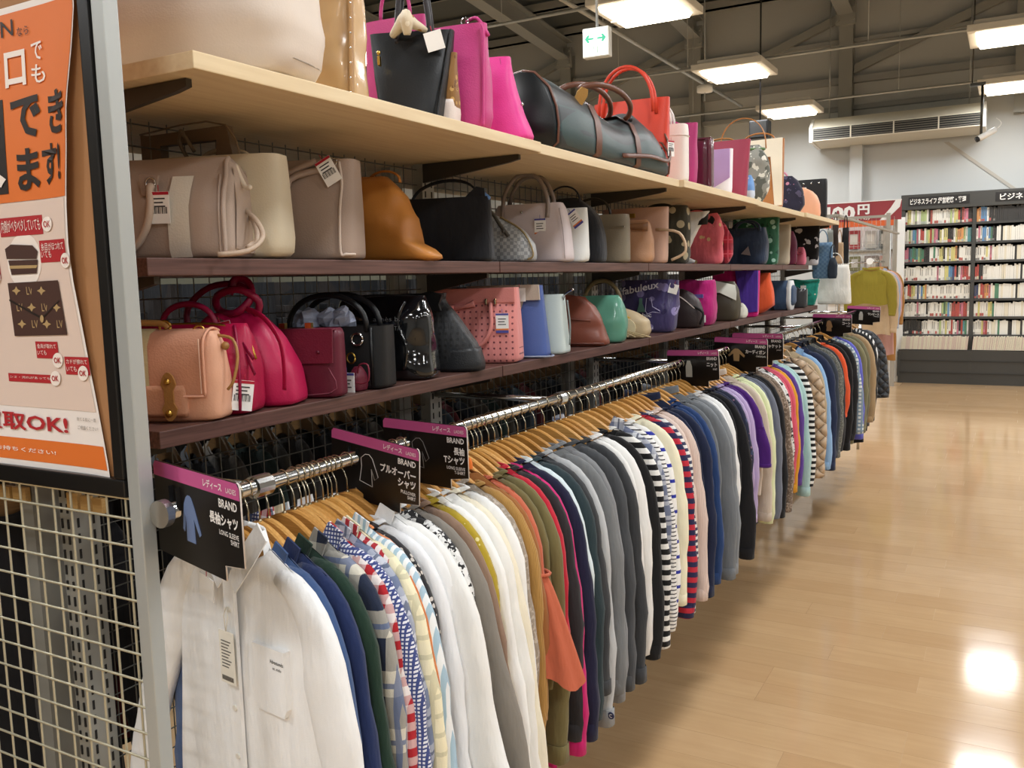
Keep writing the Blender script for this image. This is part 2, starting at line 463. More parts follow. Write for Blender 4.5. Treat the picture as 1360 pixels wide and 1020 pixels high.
# smoke detector box, speaker
p = on_y(936, 118, 10.3)
t = thing('ceiling_sensor', 'small round white sensor hanging between two ceiling lamps', 'sensor', p)
b = MB(); lathe(b, [(.05, -.04), (.09, -.035), (.09, .03), (.07, .04)], 14); b.build('body', WHITE, t)
b = MB(); tube(b, [(0, 0, .03), (0, 0, roof_z(10.3)-p.z)], .008, 5); tube(b, [(0, 0, -.04), (0, 0, -.14)], .004, 4); b.build('rod', GREYPAINT, t)
p = on_y(1009, 172, 9.8)
t = thing('ceiling_speaker', 'black box speaker hung from the ceiling above the tan handled bag', 'speaker', p)
b = MB(); box(b, (-.10, -.06, -.10), (.10, .10, .09), 0, .012); b.build('case', BLACK, t)
b = MB(); box(b, (-.085, -.064, -.085), (.085, -.058, .075)); b.build('grille', plain('#2b2a28', .8), t)
b = MB(); tube(b, [(0, .02, .08), (0, .02, roof_z(9.8)-p.z)], .009, 6); b.build('bracket', BLACK, t)

# ---------------------------------------------------------------- air conditioner
AY = 12.75
p0 = on_y(1075, 190, AY); p1 = on_y(1309, 164, AY)
ax0, ax1, az = p0.x, p1.x, (p0.z+p1.z)/2
t = thing('air_conditioner', 'long ceiling-hung air conditioner with dark louvres above the bookcase', 'air conditioner', (ax0, AY, az))
w = ax1-ax0; AC = plain('#dcd7c6', .5)
b = MB(); prism(b, [(0, 0), (.62, -.03), (.62, .26), (.14, .30), (0, .17)], .02, w-.02, 0, 'x'); b.build('casing', AC, t)
for x in (0, w-.04):
    b = MB(); prism(b, [(-.02, -.015), (.62, -.04), (.62, .27), (.14, .31), (-.02, .185)], x, x+.04, 0, 'x'); b.build('end_panel', WHITE, t)
b = MB(); box(b, (.05, -.006, .012), (w-.05, .004, .158)); b.build('air_outlet', plain('#22211f', .7), t)
sb = MB(); prism(sb, [(-.016, 0), (.006, .004), (.006, .012), (-.016, .008)], .05, w-.05, 0, 'x'); sm_ = sb.mesh('louvre', plain('#77736a', .5))
for k in range(5): obj('louvre', sm_, t, (0, 0, .022+k*.028))
b = MB()
for k in (.25, .5, .75): box(b, (w*k-.008, -.018, .012), (w*k+.008, .0, .158))
b.build('divider', AC, t)
b = MB()
for x in (.2, w-.2): tube(b, [(x, .3, .25), (x, .3, roof_z(AY+.3)-az)], .01, 5)
b.build('hanger_rod', GREYPAINT, t)
# CCTV
cy_ = 11.2; pt = on_y(1303, 112, cy_); pb = on_y(1303, 178, cy_)
t = thing('security_camera', 'white security camera on a dark pole in front of the air conditioner', 'camera', pb)
h = pt.z-pb.z
b = MB(); tube(b, [(0, 0, 0), (0, 0, h)], .014, 8); box(b, (-.12, -.03, h-.01), (.03, .03, h+.02)); tube(b, [(-.1, 0, h), (-.1, 0, roof_z(cy_)-pb.z)], .008, 5); b.build('pole', plain('#4a4843', .35, .7), t)
b = MB(); tube(b, [(.14, .0, .035), (-.02, -.06, -.055)], .032, 10); b.build('camera_body', WHITE, t)
b = MB(); tube(b, [(-.02, -.06, -.055), (-.045, -.07, -.068)], .03, 10); b.build('lens', BLACK, t)
b = MB(); tube(b, arc(0, 1, 8, lambda s: (.14+.05*math.sin(PI*s), 0, .035+.12*s)), .004, 4); b.build('cable', WHITE, t)

# ---------------------------------------------------------------- bookcase
BC = plain('#43423e', .5, name='dark_steel')
BY, BX0, BX1, BH = 13.08, -1.31, 1.62, 2.49
t = thing('bookcase', 'tall dark grey bookcase full of books against the back wall', 'bookcase', (BX0, BY, 0))
bw = (on_y(1291, 350, BY).x)-BX0
BD = .30
b = MB(); box(b, (0, BD, 0), (BX1-BX0, BD+.02, BH)); b.build('back_panel', plain('#2e2d2b', .7), t)
ups = [0, bw, bw*2, bw*3]
ub = MB(); box(ub, (-.022, 0, .0), (.022, BD, BH-.02)); um = ub.mesh('upright', BC)
for x in ups: obj('upright', um, t, (x+.01, 0, 0))
b = MB(); box(b, (-.02, -.015, BH-.2), (BX1-BX0, BD, BH), 0, .006); b.build('header', BC, t)
shelf_z = []
for v in (297, 322.5, 347.3, 372.5, 397.0, 420.5, 444.0):
    shelf_z.append(on_y(1245, v, BY).z)
sb = MB(); box(sb, (0, 0, -.012), (bw-.045, BD, 0)); box(sb, (0, -.004, -.03), (bw-.045, .006, 0)); sm2 = sb.mesh('shelf', BC)
for z in shelf_z:
    for x in ups[:3]: obj('shelf', sm2, t, (x+.033, 0, z))
zb = on_y(1245, 463, BY-.12).z
b = MB(); prism(b, [(-.14, 0), (BD, 0), (BD, zb), (-.14, zb-.02)], 0, BX1-BX0, 0, 'x'); b.build('base_cabinet', BC, t)
b = MB()
for z in (.14, .30): box(b, (.02, -.148, z), (BX1-BX0, -.138, z+.012))
b.build('base_groove', plain('#34332f', .5), t)
for x in ups:
    b = MB(); box(b, (x-.01, -.147, .09), (x+.03, -.138, zb-.04)); b.build('base_stile', BC, t)
for (ta, ua, ub_) in (('ビジネスライフ 経営戦略・管理', 1207, 1288), ('ビジネス', 1322, 1372)):
    xa, xb = on_y(ua, 265, BY).x-BX0, on_y(ub_, 265, BY).x-BX0
    b = MB(); box(b, (xa, -.02, BH-.15), (xb, -.013, BH-.035)); pl = b.build('header_plate', plain('#211f1d', .5), t)
    b = MB(); mm = (.02, .04) if ta.endswith('理') else (.05, .02)
    text(b, ta, xa+mm[0], BH-.135, xb-mm[1], BH-.055, -.022, 0, .02); b.build('lettering', plain('#f4f1ea', .6), pl)
# books
BCOL = {'white': '#f0ece0', 'cream': '#e9e0c8', 'pale grey': '#cfccc4', 'red': '#b8554c', 'pink': '#cf8090', 'yellow': '#d9cf86', 'orange': '#d99a62',
        'green': '#5a8a6c', 'lime green': '#b3c389', 'blue': '#6a93ba', 'navy': '#4a5270', 'black': '#3a3835', 'brown': '#8a6a4e', 'teal': '#5f9496'}
rows_a = ['wyyw gw gggwkrwwwwwwwwwgwyyrkrppkkbk', 'wwgwbtpwrrwgyrgppkywyykkkwyooogwttby', 'ppvtGGtgGGkkkwwGwwyykwywyyokwwwwwwww', 'wwwwwwwwwwwwwwwwwpwwwyybbvrkwprrrwww',
          'wwrryywvwbyowwwwwwwwwwwwwwwwwwwwwwww', 'wwwwwwwpwwwwkwwwwwwwgGgbwrrrrpprrwww', 'kkkkkkkkkkwwwwwwwwwgwwywwrwwpkrtGwpv']
rows_b = ['oobbbwkkkkkkkkkkkkkkkkkk', 'wpwbbwbGkkrrkcywwrwwwwwww', 'wwwwwywpwbbwwwwwwwpkwwbbw', 'rrkkwwwwwwpwwywwwwwprwvwww', 'vvcrroopwwGGbbwtTbbbvwwwww', 'wwywwwwyyGwwwbbwwwcwwbwwww', 'wwwwyprwwwwwGwwwcvvwwbbvwww']
KEY = {'w': 'white', 'c': 'cream', ' ': 'pale grey', 'r': 'red', 'p': 'pink', 'y': 'yellow', 'o': 'orange', 'G': 'green', 'g': 'lime green', 'b': 'blue', 'v': 'navy', 'k': 'black', 't': 'teal', 'T': 'teal'}
ORD = ['top', 'second', 'third', 'fourth', 'fifth', 'sixth', 'lowest']
bands = [plain(c, .7) for c in ('#c0685e', '#e6e0d2', '#dcd3b0', '#8d8880', '#d9d5cc', '#b9c0b4')]
inkm = plain('#6d675e', .8, name='spine_print')
bk_me = {}
def book_mesh(colr, v):
    k = (colr, v)
    if k not in bk_me:
        b = MB(); box(b, (0, 0, 0), (1, .14, 1), 0)
        box(b, (.0, .006, .004), (1.0, .139, 1.003), 1)
        if v % 3 != 0: box(b, (.02, -.0012, .03), (.98, .001, .17+.06*(v % 2)), 2)
        if v % 2 == 0: box(b, (.36, -.001, .38), (.64, .001, .9), 3)
        bk_me[k] = b.mesh('book', [plain(BCOL[colr], .6), plain('#efe9da', .8), bands[(v*7+len(colr)) % 6], inkm])
    return bk_me[k]
n_books = 0; rest = MB()
restm = [plain(BCOL['white'], .6), plain(BCOL['cream'], .6), plain(BCOL['black'], .6), plain(BCOL['green'], .6)]
for bay, rows in ((0, rows_a), (1, rows_b)):
    x_end = ups[bay+1]-.02
    for r, z in enumerate(shelf_z):
        x = ups[bay]+.036; s = rows[r]; i = 0
        nn = 34 if bay == 0 else 34
        pitch = (bw-.052)/nn
        while i < nn:
            ch = s[i] if i < len(s) else 'w'
            w = pitch*rnd.uniform(.88, 1.0); hh = rnd.uniform(.172, .196) if i % 9 else .165
            cn = KEY.get(ch, 'white')
            if n_books < 300 and (bay == 0 or i*pitch+ups[1] < 1.55) and (bay == 0 or i < 9):
                o = obj('book', book_mesh(cn, rnd.randrange(6)), None, (BX0+x, BY+.018+rnd.uniform(0, .012), z+.0005)); o.scale = (w, 1, hh)
                tag(o, '%s book on the %s shelf of the %s bay, dark bookcase' % (cn, ORD[r], ('leftmost', 'middle')[bay]), 'book', '%s books, %s shelf of %s bay' % (cn, ORD[r], ('leftmost', 'middle')[bay]))
                n_books += 1
            else:
                mi = {'k': 2, 'v': 2, 'G': 3, 'g': 3}.get(ch, rnd.choice((0, 0, 0, 1)))
                box(rest, (x, .02, z+.0005), (x+w, .16, z+hh), mi)
            x += pitch; i += 1
for r, z in enumerate(shelf_z):
    x = ups[2]+.036
    while x < ups[3]-.03:
        w = rnd.uniform(.018, .03); box(rest, (x, .02, z+.0005), (x+w*.95, .16, z+rnd.uniform(.17, .195)), rnd.choice((0, 0, 1, 2, 3))); x += w
ro = rest.build('rows_of_books', restm, None, (BX0, BY, 0)); tag(ro, 'further books filling the bays beside the aisle end of the bookcase', 'books', None, 'stuff')
# leaning paperbacks in the display trough
trough = MB(); x = .03
ztr = zb-.012
while x < bw*3-.05:
    if abs(x-bw) > .03 and abs(x-2*bw) > .03:
        h_ = .17+rnd.uniform(-.008, .008); l_ = .012
        prism(trough, [(x, 0), (x+.011, 0), (x+.011+l_, h_), (x+l_, h_)], -.12, .0+rnd.uniform(-.01, .01), rnd.choice((0, 0, 1)))
    x += .0135
to = trough.build('paperback_row', [plain('#ece4cd', .8), plain('#e2cfc0', .8)], None, (BX0, BY-.005, ztr)); tag(to, 'long row of cream paperbacks standing in the trough under the bookcase shelves', 'paperbacks', None, 'stuff')
# white panel and price board beside the bookcase
b = MB(); xa, xb = on_y(1190, 300, 13.0).x, on_y(1203, 300, 13.0).x
t = thing('partition_panel', 'narrow white panel standing between the bookcase and the hundred yen display', 'panel', (xa, 13.0, 0))
box(b, (0, 0, 0), (xb-xa-.01, .05, 2.2), 0, .006); b.build('board', WHITE, t)
b = MB(); box(b, (.03, -.03, 1.02), (.06, 0, 1.1), 0, .005); b.build('latch', GREYPAINT, t)
SY = 12.55
def sp(u, v): return on_y(u, v, SY)
t = thing('display_stand', 'white goods stand with wire front under the yen sign', 'display stand', (sp(1100, 300).x, SY, 0))
ox = sp(1100, 300).x; X1 = sp(1190, 330).x-ox; zt = sp(1150, 292).z
b = MB(); box(b, (0, .05, 0), (X1, .09, zt)); b.build('back_board', PAPER, t)
b = MB()
for z in (sp(1150, 333).z, sp(1150, 362).z, sp(1150, 400).z): box(b, (0, -.02, z-.012), (X1, .05, z+.008))
b.build('ledge', plain('#8d887c', .5), t)
b = MB()
for u in (1176, 1189):
    x = sp(u, 330).x-ox; box(b, (x-.025, -.06, 0), (x+.025, -.02, zt+.12))
b.build('post', plain('#aaa498', .5), t)
goods = [(1126, 1142, 307, 331, '#9d3437', 'dark red boxed phone cover'), (1149, 1164, 307, 330, '#b5b3ad', 'silver framed tablet case'), (1168, 1180, 306, 330, '#5f625c', 'dark patterned pouch pack'),
         (1128, 1142, 341, 360, '#7d7a52', 'olive boxed accessory'), (1148, 1166, 340, 361, '#8a7f78', 'grey brown accessory pack'), (1168, 1182, 340, 361, '#d5a79b', 'pink accessory pack')]
for (u0, u1, v0, v1, c, d) in goods:
    a = sp(u0, v0); e = sp(u1, v1); wv, hv = e.x-a.x, max(.12, a.z-e.z)
    tt = thing('boxed_accessory', d+' on the white goods stand', 'accessory', (a.x, SY+.0, e.z+.003))
    b = MB(); box(b, (0, 0, 0), (wv, .03, hv), 0, .006); b.build('box', plain(c, .5), tt)
    b = MB(); box(b, (wv*.2, -.002, hv*.25), (wv*.8, .0, hv*.8)); b.build('window', plain('#c9c4ba', .3), tt)
# price board
SY2 = 12.35
a = on_y(1060, 272, SY2); e = on_y(1197, 291, SY2)
t = thing('price_sign', 'dark red and white yen price sign on the back wall', 'sign', (a.x, SY2, 0))
z1, z0 = on_y(1150, 267, SY2).z, on_y(1150, 293.5, SY2).z; w = e.x-a.x
b = MB(); box(b, (0, 0, z0), (w, .02, z1), 0); b.build('board', plain('#9c3940', .6), t)
b = MB(); prism(b, [(w*.80, z0), (w*.86, z0), (w*.985, z0+(z1-z0)*.62), (w, z1), (w*.95, z1), (w*.90, z0+(z1-z0)*.6)], -.004, 0); box(b, (0, -.003, z1-.012), (w, 0, z1)); b.build('white_swoosh', PAPER, t)
b = MB(); hh = z1-z0
q = lambda u: on_y(u, 280, SY2).x-a.x
text(b, '1', q(1093), z0+.02, q(1103), z0+hh*.80, -.006, 0, .05)
text(b, '00', q(1105), z0+.02, q(1136), z0+hh*.80, -.006, 0, .05); text(b, '円', q(1139), z0+hh*.33, q(1155), z0+hh*.84, -.006, 0, .04); text(b, '(＋税)', q(1139), z0+.01, q(1155), z0+hh*.22, -.006, 0, .02)
b.build('lettering', PAPER, t)
b = MB(); box(b, (w*.25, -.002, z0-.07), (w*.93, .018, z0)); b.build('orange_strip', plain('#e0662f', .6), t)
b = MB()
for x in (w*.3, w*.9): tube(b, [(x, .02, z0), (x, .35, z0)], .01, 5)
for x in (w*.3, w*.9): tube(b, [(x, .02, z0), (x, .02, 0)], .012, 6)
b.build('stand_leg', GREYPAINT, t)

# ================================================================ the gondola shelving
MOD, G0, NM = 1.2, 1.028, 5
G1 = G0+MOD*NM
XF, XB, XT = -1.28, -1.52, -1.138
Z_TOP, T_TOP = 1.874, .028
Z_MID, Z_LOW, T_SH = 1.5550, 1.2560, .031
BROWN = wood('#4a302a', '#6a4a42', 'Y', 5.0, 30.0, .45, 'brown_laminate')
BROWND = plain('#3a2522', .5)
MAPLE = wood('#d9c29b', '#e6d3ae', 'Y', 4.0, 16.0, .5, 'pale_board')
rack = thing('shelving_rack', 'long double-sided shop rack with two brown shelves and a pale top board', 'rack', (0, 0, 0))
# every top board and shelf reaches to the far side of the rack too
XM = -1.60
for k in range(NM):
    y0, y1 = G0+k*MOD, G0+(k+1)*MOD-.005
    dx = (.0, -.012, .006, -.01, .004)[k]
    b = MB(); box(b, (XM-.36, y0, Z_TOP-T_TOP), (XT+dx, y1, Z_TOP), 0, .002); b.build('top_board', MAPLE, rack)
    for z in (Z_MID, Z_LOW):
        b = MB(); yy1 = y1-(.36 if (k == NM-1 and z == Z_MID) else 0)
        box(b, (XB, y0, z-T_SH), (XF, yy1, z), 0, .002); b.build('shelf_board', BROWN, rack)
        b = MB(); zf = z+(.07 if z == Z_MID else -.02); box(b, (XM-.36, y0, zf-T_SH), (XM-.08, y1, zf)); b.build('shelf_board', BROWN, rack)
for k in range(NM+1):
    yy = G0+k*MOD+(.012 if k == 0 else (-.012 if k == NM else 0))
    b = MB()
    for xx in (XB-.015, XM-.05): box(b, (xx-.016, yy-.03, 0), (xx+.016, yy+.03, Z_TOP-T_TOP))
    for i in range(60):
        for dy in (-.016, .016): box(b, (XB+.0005, yy+dy-.002, .1+i*.03), (XB+.0025, yy+dy+.002, .118+i*.03), 1)
    if k == 0:
        for i in range(60):
            for dx in (-.009, .009): box(b, (XB-.015+dx-.002, yy-.0325, .1+i*.03), (XB-.015+dx+.002, yy-.0302, .118+i*.03), 1)
    b.build('upright', [plain('#a5a49c', .45, .4), DARK], rack)
    for z, xe in ((Z_TOP-T_TOP, XT-.06), (Z_MID-T_SH, XF-.03), (Z_LOW-T_SH, XF-.03)):
        b = MB(); yb = yy+(.03 if k == 0 else -.02)
        prism(b, [(XB, z-.055), (XB, z-.001), (xe, z-.001), (xe, z-.014), (xe-.03, z-.02)], yb-.006, yb+.006); b.build('bracket', plain('#4a4640', .45, .6), rack)
b = MB(); box(b, (XM-.38, G0, 0), (XF-.02, G1, .12)); b.build('base_plinth', plain('#3c3a37', .6), rack)
b = MB(); PIT = .0435
y = G0+.02
while y < G1: tube(b, [(XB-.02, y, .2), (XB-.02, y, Z_TOP-.035)], .0017, 4, cap=False); y += PIT
z = .22
while z < Z_TOP-.04: tube(b, [(XB-.018, G0, z), (XB-.018, G1, z)], .0017, 4, cap=False); z += PIT*1.0
stuff(b.build('wire_back', plain('#6f6d66', .4, .6), rack))
b = MB(); box(b, (-1.735, 1.04, 0), (-1.635, 1.075, 1.8), 0, .003); b.build('end_post', plain('#b3a68e', .5), rack)
for k, (u0, u1, v0, v1) in enumerate(((-16, 17, 641, 665), (19, 38, 645, 668), (91, 107, 653, 677), (109, 122, 657, 680), (125, 140, 660, 682))):
    a, e = on_y(u0, v0, 1.0), on_y(u1, v1, 1.0)
    ch = thing('clip_hanger', ('pale wooden clip hanger behind the wire grid, at the picture edge', 'pale wooden clip hanger beside the beige post, second along', 'pale wooden clip hanger just past the slotted post', 'pale wooden clip hanger, middle of the three past the slotted post', 'pale wooden clip hanger nearest the end panel post')[k], 'hanger', ((a.x+e.x)/2, 1.0, e.z), 0, 'clip hangers behind the wire grid')
    b = MB(); box(b, ((a.x-e.x)/2, -.006, 0), ((e.x-a.x)/2, .006, a.z-e.z), 0, .002); b.build('clip_block', wood('#b58f56', '#c9a468', 'X', 8.0, 30.0, .5, 'clip_wood'), ch)
    b = MB(); tube(b, [(0, 0, a.z-e.z), (0, 0, a.z-e.z+.03), (.012, 0, a.z-e.z+.045), (.02, 0, a.z-e.z+.035)], .0018, 5); b.build('hook', CHROME, ch)
# rack added beyond, with dark stock: blocks light so the view through the wire darkens
nr = thing('shelving_rack', 'added light-blocking rack with an olive grey back panel, glimpsed through the wire', 'rack', (-3.0, 0, 0))
b = MB(); box(b, (-.03, -.6, 0), (.0, 8.4, 1.96)); b.build('back_panel', plain('#6a6856', .8), nr)
for k in range(8):
    b = MB(); box(b, (.0, -.6+k*1.2, 0), (.04, -.55+k*1.2, 1.96)); b.build('upright', plain('#55534a', .6), nr)
for z in (.4, 1.15):
    b = MB(); box(b, (.0, -.6, z), (.36, 8.4, z+.03)); b.build('shelf_board', BROWN, nr)
for z, hh in ((.43, .5), (1.18, .34)):
    b = MB(); 
    for k in range(140):
        yy = -.5+k*.062; box(b, (.02, yy, z+.001), (.30+.02*(k % 3), yy+.05, z+hh-.05*((k*7) % 4)), 0, 0)
    stuff(b.build('folded_clothes', cloth('#191b20', 'camo', '#2b2523', '#15171b', 3.0), nr))
# hang rail
RX, RZ, RR = -1.10, 1.167, .0125
b = MB(); tube(b, [(RX, .885, RZ), (RX, 7.95, RZ+.012)], RR, 14, up=(1, 0, 0)); b.build('hang_rail', CHROME, rack)
b = MB(); disc(b, (RX, RZ), .021, (.872, .885), 20); b.build('rail_cap', plain('#b9b9b6', .3, .9), rack)
for k in range(NM+1):
    yy = G0+k*MOD+(.05 if k == 0 else (-.05 if k == NM else 0))
    b = MB(); tube(b, [(XB, yy, RZ-.004), (RX-.01, yy, RZ-.004)], .009, 6); disc(b, (RX, RZ), .019, (yy-.018, yy+.018), 14); b.build('rail_bracket', CHROME, rack)
b = MB(); tube(b, [(RX-.02, 7.93, RZ-.004), (XB, 7.93, RZ-.004)], .009, 6); tube(b, [(RX, 7.93, RZ), (RX, 7.93, .0)], .012, 8); b.build('rail_leg', CHROME, rack)

# ================================================================ end panel: post, wire grid, poster in a black frame
PY = .866
t = thing('grid_end_panel', 'grey post with a wire grid closing the near end of the rack', 'panel', (0, 0, 0))
b = MB(); box(b, (-1.146, .857, 0), (-1.120, .882, 2.6), 0, .002); b.build('post', plain('#b4b8b6', .38, .35), t)
b = MB(); x = -1.165
while x > -2.35: tube(b, [(x, PY, .1), (x, PY, 1.19)], .0021, 5, cap=False); x -= .0445
z = 1.157
while z > .1: tube(b, [(-2.35, PY-.004, z), (-1.146, PY-.004, z)], .0021, 5, cap=False); z -= .0428
tube(b, [(-2.35, PY, 1.188), (-1.146, PY, 1.188)], .003, 5)
stuff(b.build('wire_grid', plain('#c4bda4', .4, .5), t))
# poster
FY = .868
pf = thing('poster_frame', 'black framed board with an orange and white buying poster on the end panel', 'poster', (0, FY, 0))
P = lambda u, v: on_y(u, v, FY)
zf0, zf1, xf0, xf1 = 1.190, 2.47, -2.05, -1.152
b = MB()
box(b, (xf0, -.012, zf0), (xf1, .010, zf0+.028), 0, .003); box(b, (xf0, -.012, zf1-.03), (xf1, .010, zf1), 0, .003)
box(b, (xf1-.024, -.012, zf0+.028), (xf1, .010, zf1-.03), 0, .003); box(b, (xf0, -.012, zf0+.028), (xf0+.024, .010, zf1-.03), 0, .003)
b.build('frame', plain('#161413', .3), pf)
b = MB(); box(b, (xf0+.02, .0, zf0+.02), (xf1-.02, .008, zf1-.02)); b.build('backing', plain('#a8794f', .7), pf)
# the sheet hangs free: its lit edge waves in and out
edge = [(1.222, -1.166), (1.30, -1.180), (1.38, -1.192), (1.46, -1.200), (1.52, -1.206), (1.57, -1.206), (1.63, -1.200), (1.70, -1.190), (1.77, -1.184), (1.84, -1.168), (1.895, -1.158), (1.93, -1.158), (2.2, -1.17)]
edge = [(1.5+(z-1.5)*FY/.85, x*FY/.85) for z, x in edge]
def edge_x(z):
    for (za, xa), (zb_, xb_) in zip(edge, edge[1:]):
        if za <= z <= zb_: return xa+(xb_-xa)*(z-za)/(zb_-za)
    return edge[0][1] if z < edge[0][0] else edge[-1][1]
def wav(x, z): return -.006-.004*math.sin(z*9+x*5)-.012*max(0, 1-(edge_x(z)-x)/.05)*(.5+.5*math.sin(z*8))
def sheet(b, z0, z1, x0, inset, dy, m, nx=14, nz=26):
    vs = []; fs = []
    for i in range(nz+1):
        z = z0+(z1-z0)*i/nz; xe = edge_x(z)-inset
        for j in range(nx+1):
            x = x0+(xe-x0)*(j/nx)**.7; vs.append((x, wav(x, z)+dy, z))
    for i in range(nz):
        for j in range(nx): fs.append((i*(nx+1)+j, i*(nx+1)+j+1, (i+1)*(nx+1)+j+1, (i+1)*(nx+1)+j))
    b.add(vs, fs, m, True)
zo0 = P(0, 272).z; zm = P(0, 537).z; zs1, zs0 = P(0, 578).z, P(0, 606).z
m = N('poster_paper'); m.col(lin('#f2eae4')); m.set(Roughness=.55); PP = m.m
ORG = plain('#e2762f', .5, name='orange_print'); BEI = plain('#e3cdbf', .6, name='beige_print')
b = MB(); sheet(b, 1.5+(1.216-1.5)*FY/.85, 1.934, xf0+.1, 0, 0, 0); sht = b.build('poster_sheet', PP, pf)
b = MB(); sheet(b, zo0, 1.924, xf0+.1, .003, -.0008, 0); sheet(b, zs0, zs1, xf0+.1, .004, -.0008, 0, 14, 4); b.build('orange_print', ORG, sht)
b = MB(); sheet(b, zm, zo0-.001, xf0+.1, .006, -.0008, 0); b.build('beige_print', BEI, sht)
PRM = [plain('#241a14', .5, name='black_ink'), plain('#f7ece2', .5, name='white_ink'), plain('#b3272d', .5, name='red_ink'), plain('#4a3028', .5, name='brown_ink'), plain('#b79a6a', .5, name='tan_ink'), plain('#8a8078', .6, name='grey_ink')]
pr = MB()
def pt(s, u0, v0, u1, v1, m, bold=0.0):
    a = P(u0, v0); e = P(u1, v1); o = len(pr.v)
    text(pr, s, a.x, e.z, e.x, a.z, 0, m, bold)
    for i in range(o, len(pr.v)):
        x, y, z = pr.v[i]; pr.v[i] = (x, wav(x, z)-.0026, z)
def prect(u0, v0, u1, v1, m, dy=-.0016, skew=None):
    a = P(u0, v0); e = P(u1, v1); n = 6
    xs = [a.x+(e.x-a.x)*i/n for i in range(n+1)]
    vs = [(x, wav(x, z)+dy, z) for z in (e.z, (a.z+e.z)/2, a.z) for x in xs]
    pr.add(vs, [(r*(n+1)+i, r*(n+1)+i+1, (r+1)*(n+1)+i+1, (r+1)*(n+1)+i) for r in range(2) for i in range(n)], m)
def pell(u, v, ru, rv, m, dy=-.002, n=20):
    vs = []
    for i in range(n):
        q_ = P(u+ru*math.cos(2*PI*i/n), v+rv*math.sin(2*PI*i/n)); vs.append((q_.x, wav(q_.x, q_.z)+dy, q_.z))
    pr.add(vs, [tuple(reversed(range(n)))], m)
def ppoly(pts, m, dy=-.002):
    vs = []
    for u, v in pts:
        q_ = P(u, v); vs.append((q_.x, wav(q_.x, q_.z)+dy, q_.z))
    pr.add(vs, [tuple(range(len(vs)))], m)
pt('ON', -16, 36, 22, 48, 0); pt('なら', 26, 38, 42, 46, 0)
pt('ボ', -34, 85, 8, 118, 1, .02); pt('ロ', 10, 72, 41, 113, 1, .02)
pt('で', 45, 58, 61, 79, 1, .01); pt('も', 46, 88, 66, 109, 1, .01)
pt('で', 20, 133, 63, 181, 0, .03); pt('き', 68, 122, 100, 176, 0, .03)
pt('ま', 30, 200, 64, 252, 0, .03); pt('す', 63, 193, 90, 245, 0, .03); pt('!', 87, 191, 95, 239, 0, .03)
prect(-120, 160, 21, 258, 0); pt('取', -66, 172, 19, 250, 1, .03)
for (x0, y0, x1, y1, lines, ox_, oy_) in ((8, 291, 67, 311, ('内側がベタベタしていても',), 73, 298), (61, 320, 101, 347, ('糸目がほつれて', 'いても'), 100, 346), (-34, 347, 9, 370, ('スレて', 'いても'), 2, 368),
        (52, 453, 84, 476, ('金具が取れて', 'いても'), 83, 478), (91, 473, 126, 498, ('カドが擦れて', 'いても'), 117, 495), (14, 495, 75, 509, ('シミ・汚れがあっても',), 79, 502)):
    prect(x0, y0, x1, y1, 2); n_ = len(lines); hh = (y1-y0-6)/n_
    for i, s in enumerate(lines):
        pt(s, x0+3, y0+3+i*hh, x0+3+(x1-x0-6)*min(1, len(s)/max(map(len, lines))), y0+1+(i+1)*hh, 1)
    pell(ox_, oy_, 7, 10, 1, -.0029)
    a = P(ox_-5, oy_-4); e = P(ox_+5, oy_+4); o = len(pr.v); text(pr, 'OK', a.x, e.z, e.x, a.z, 0, 2, .02)
    for i in range(o, len(pr.v)): x, y, z = pr.v[i]; pr.v[i] = (x, wav(x, z)-.0036, z)
pell(41, 347, 23, 37, 1, -.0014)
ppoly([(16, 331), (24, 325), (53, 326), (60, 334), (58, 344), (18, 344)], 3, -.0026); ppoly([(20, 346), (60, 345), (58, 363), (24, 365)], 3, -.0026)
ppoly([(22, 353), (60, 352), (58, 356), (22, 357)], 4, -.003)
ppoly([(18, 376), (87, 372), (97, 444), (25, 446)], 3, -.0024)
for i in range(4):
    for j in range(3):
        u, v = 30+i*17+j*3, 386+j*22
        if (i+j) % 2: pt('LV', u-4, v-5, u+5, v+5, 4)
        else: ppoly([(u, v-6), (u+2, v-2), (u+6, v), (u+2, v+2), (u, v+6), (u-2, v+2), (u-6, v), (u-2, v-2)], 4, -.003)
ppoly([(20, 397), (64, 421), (88, 398), (88, 400), (64, 424), (20, 399.5)], 0, -.0032); pell(64, 423, 2.5, 5, 4, -.0036)
pt('買取OK!', -24, 543, 95, 577, 2, .025)
pt('捨てる前に一度', 106, 553, 133, 560, 5); pt('ご相談ください!', 107, 564, 136, 572, 5)
pt('にお持ちください!', -12, 588, 78, 604, 1, .01)
b = MB()
pr.build('lettering', PRM, sht)

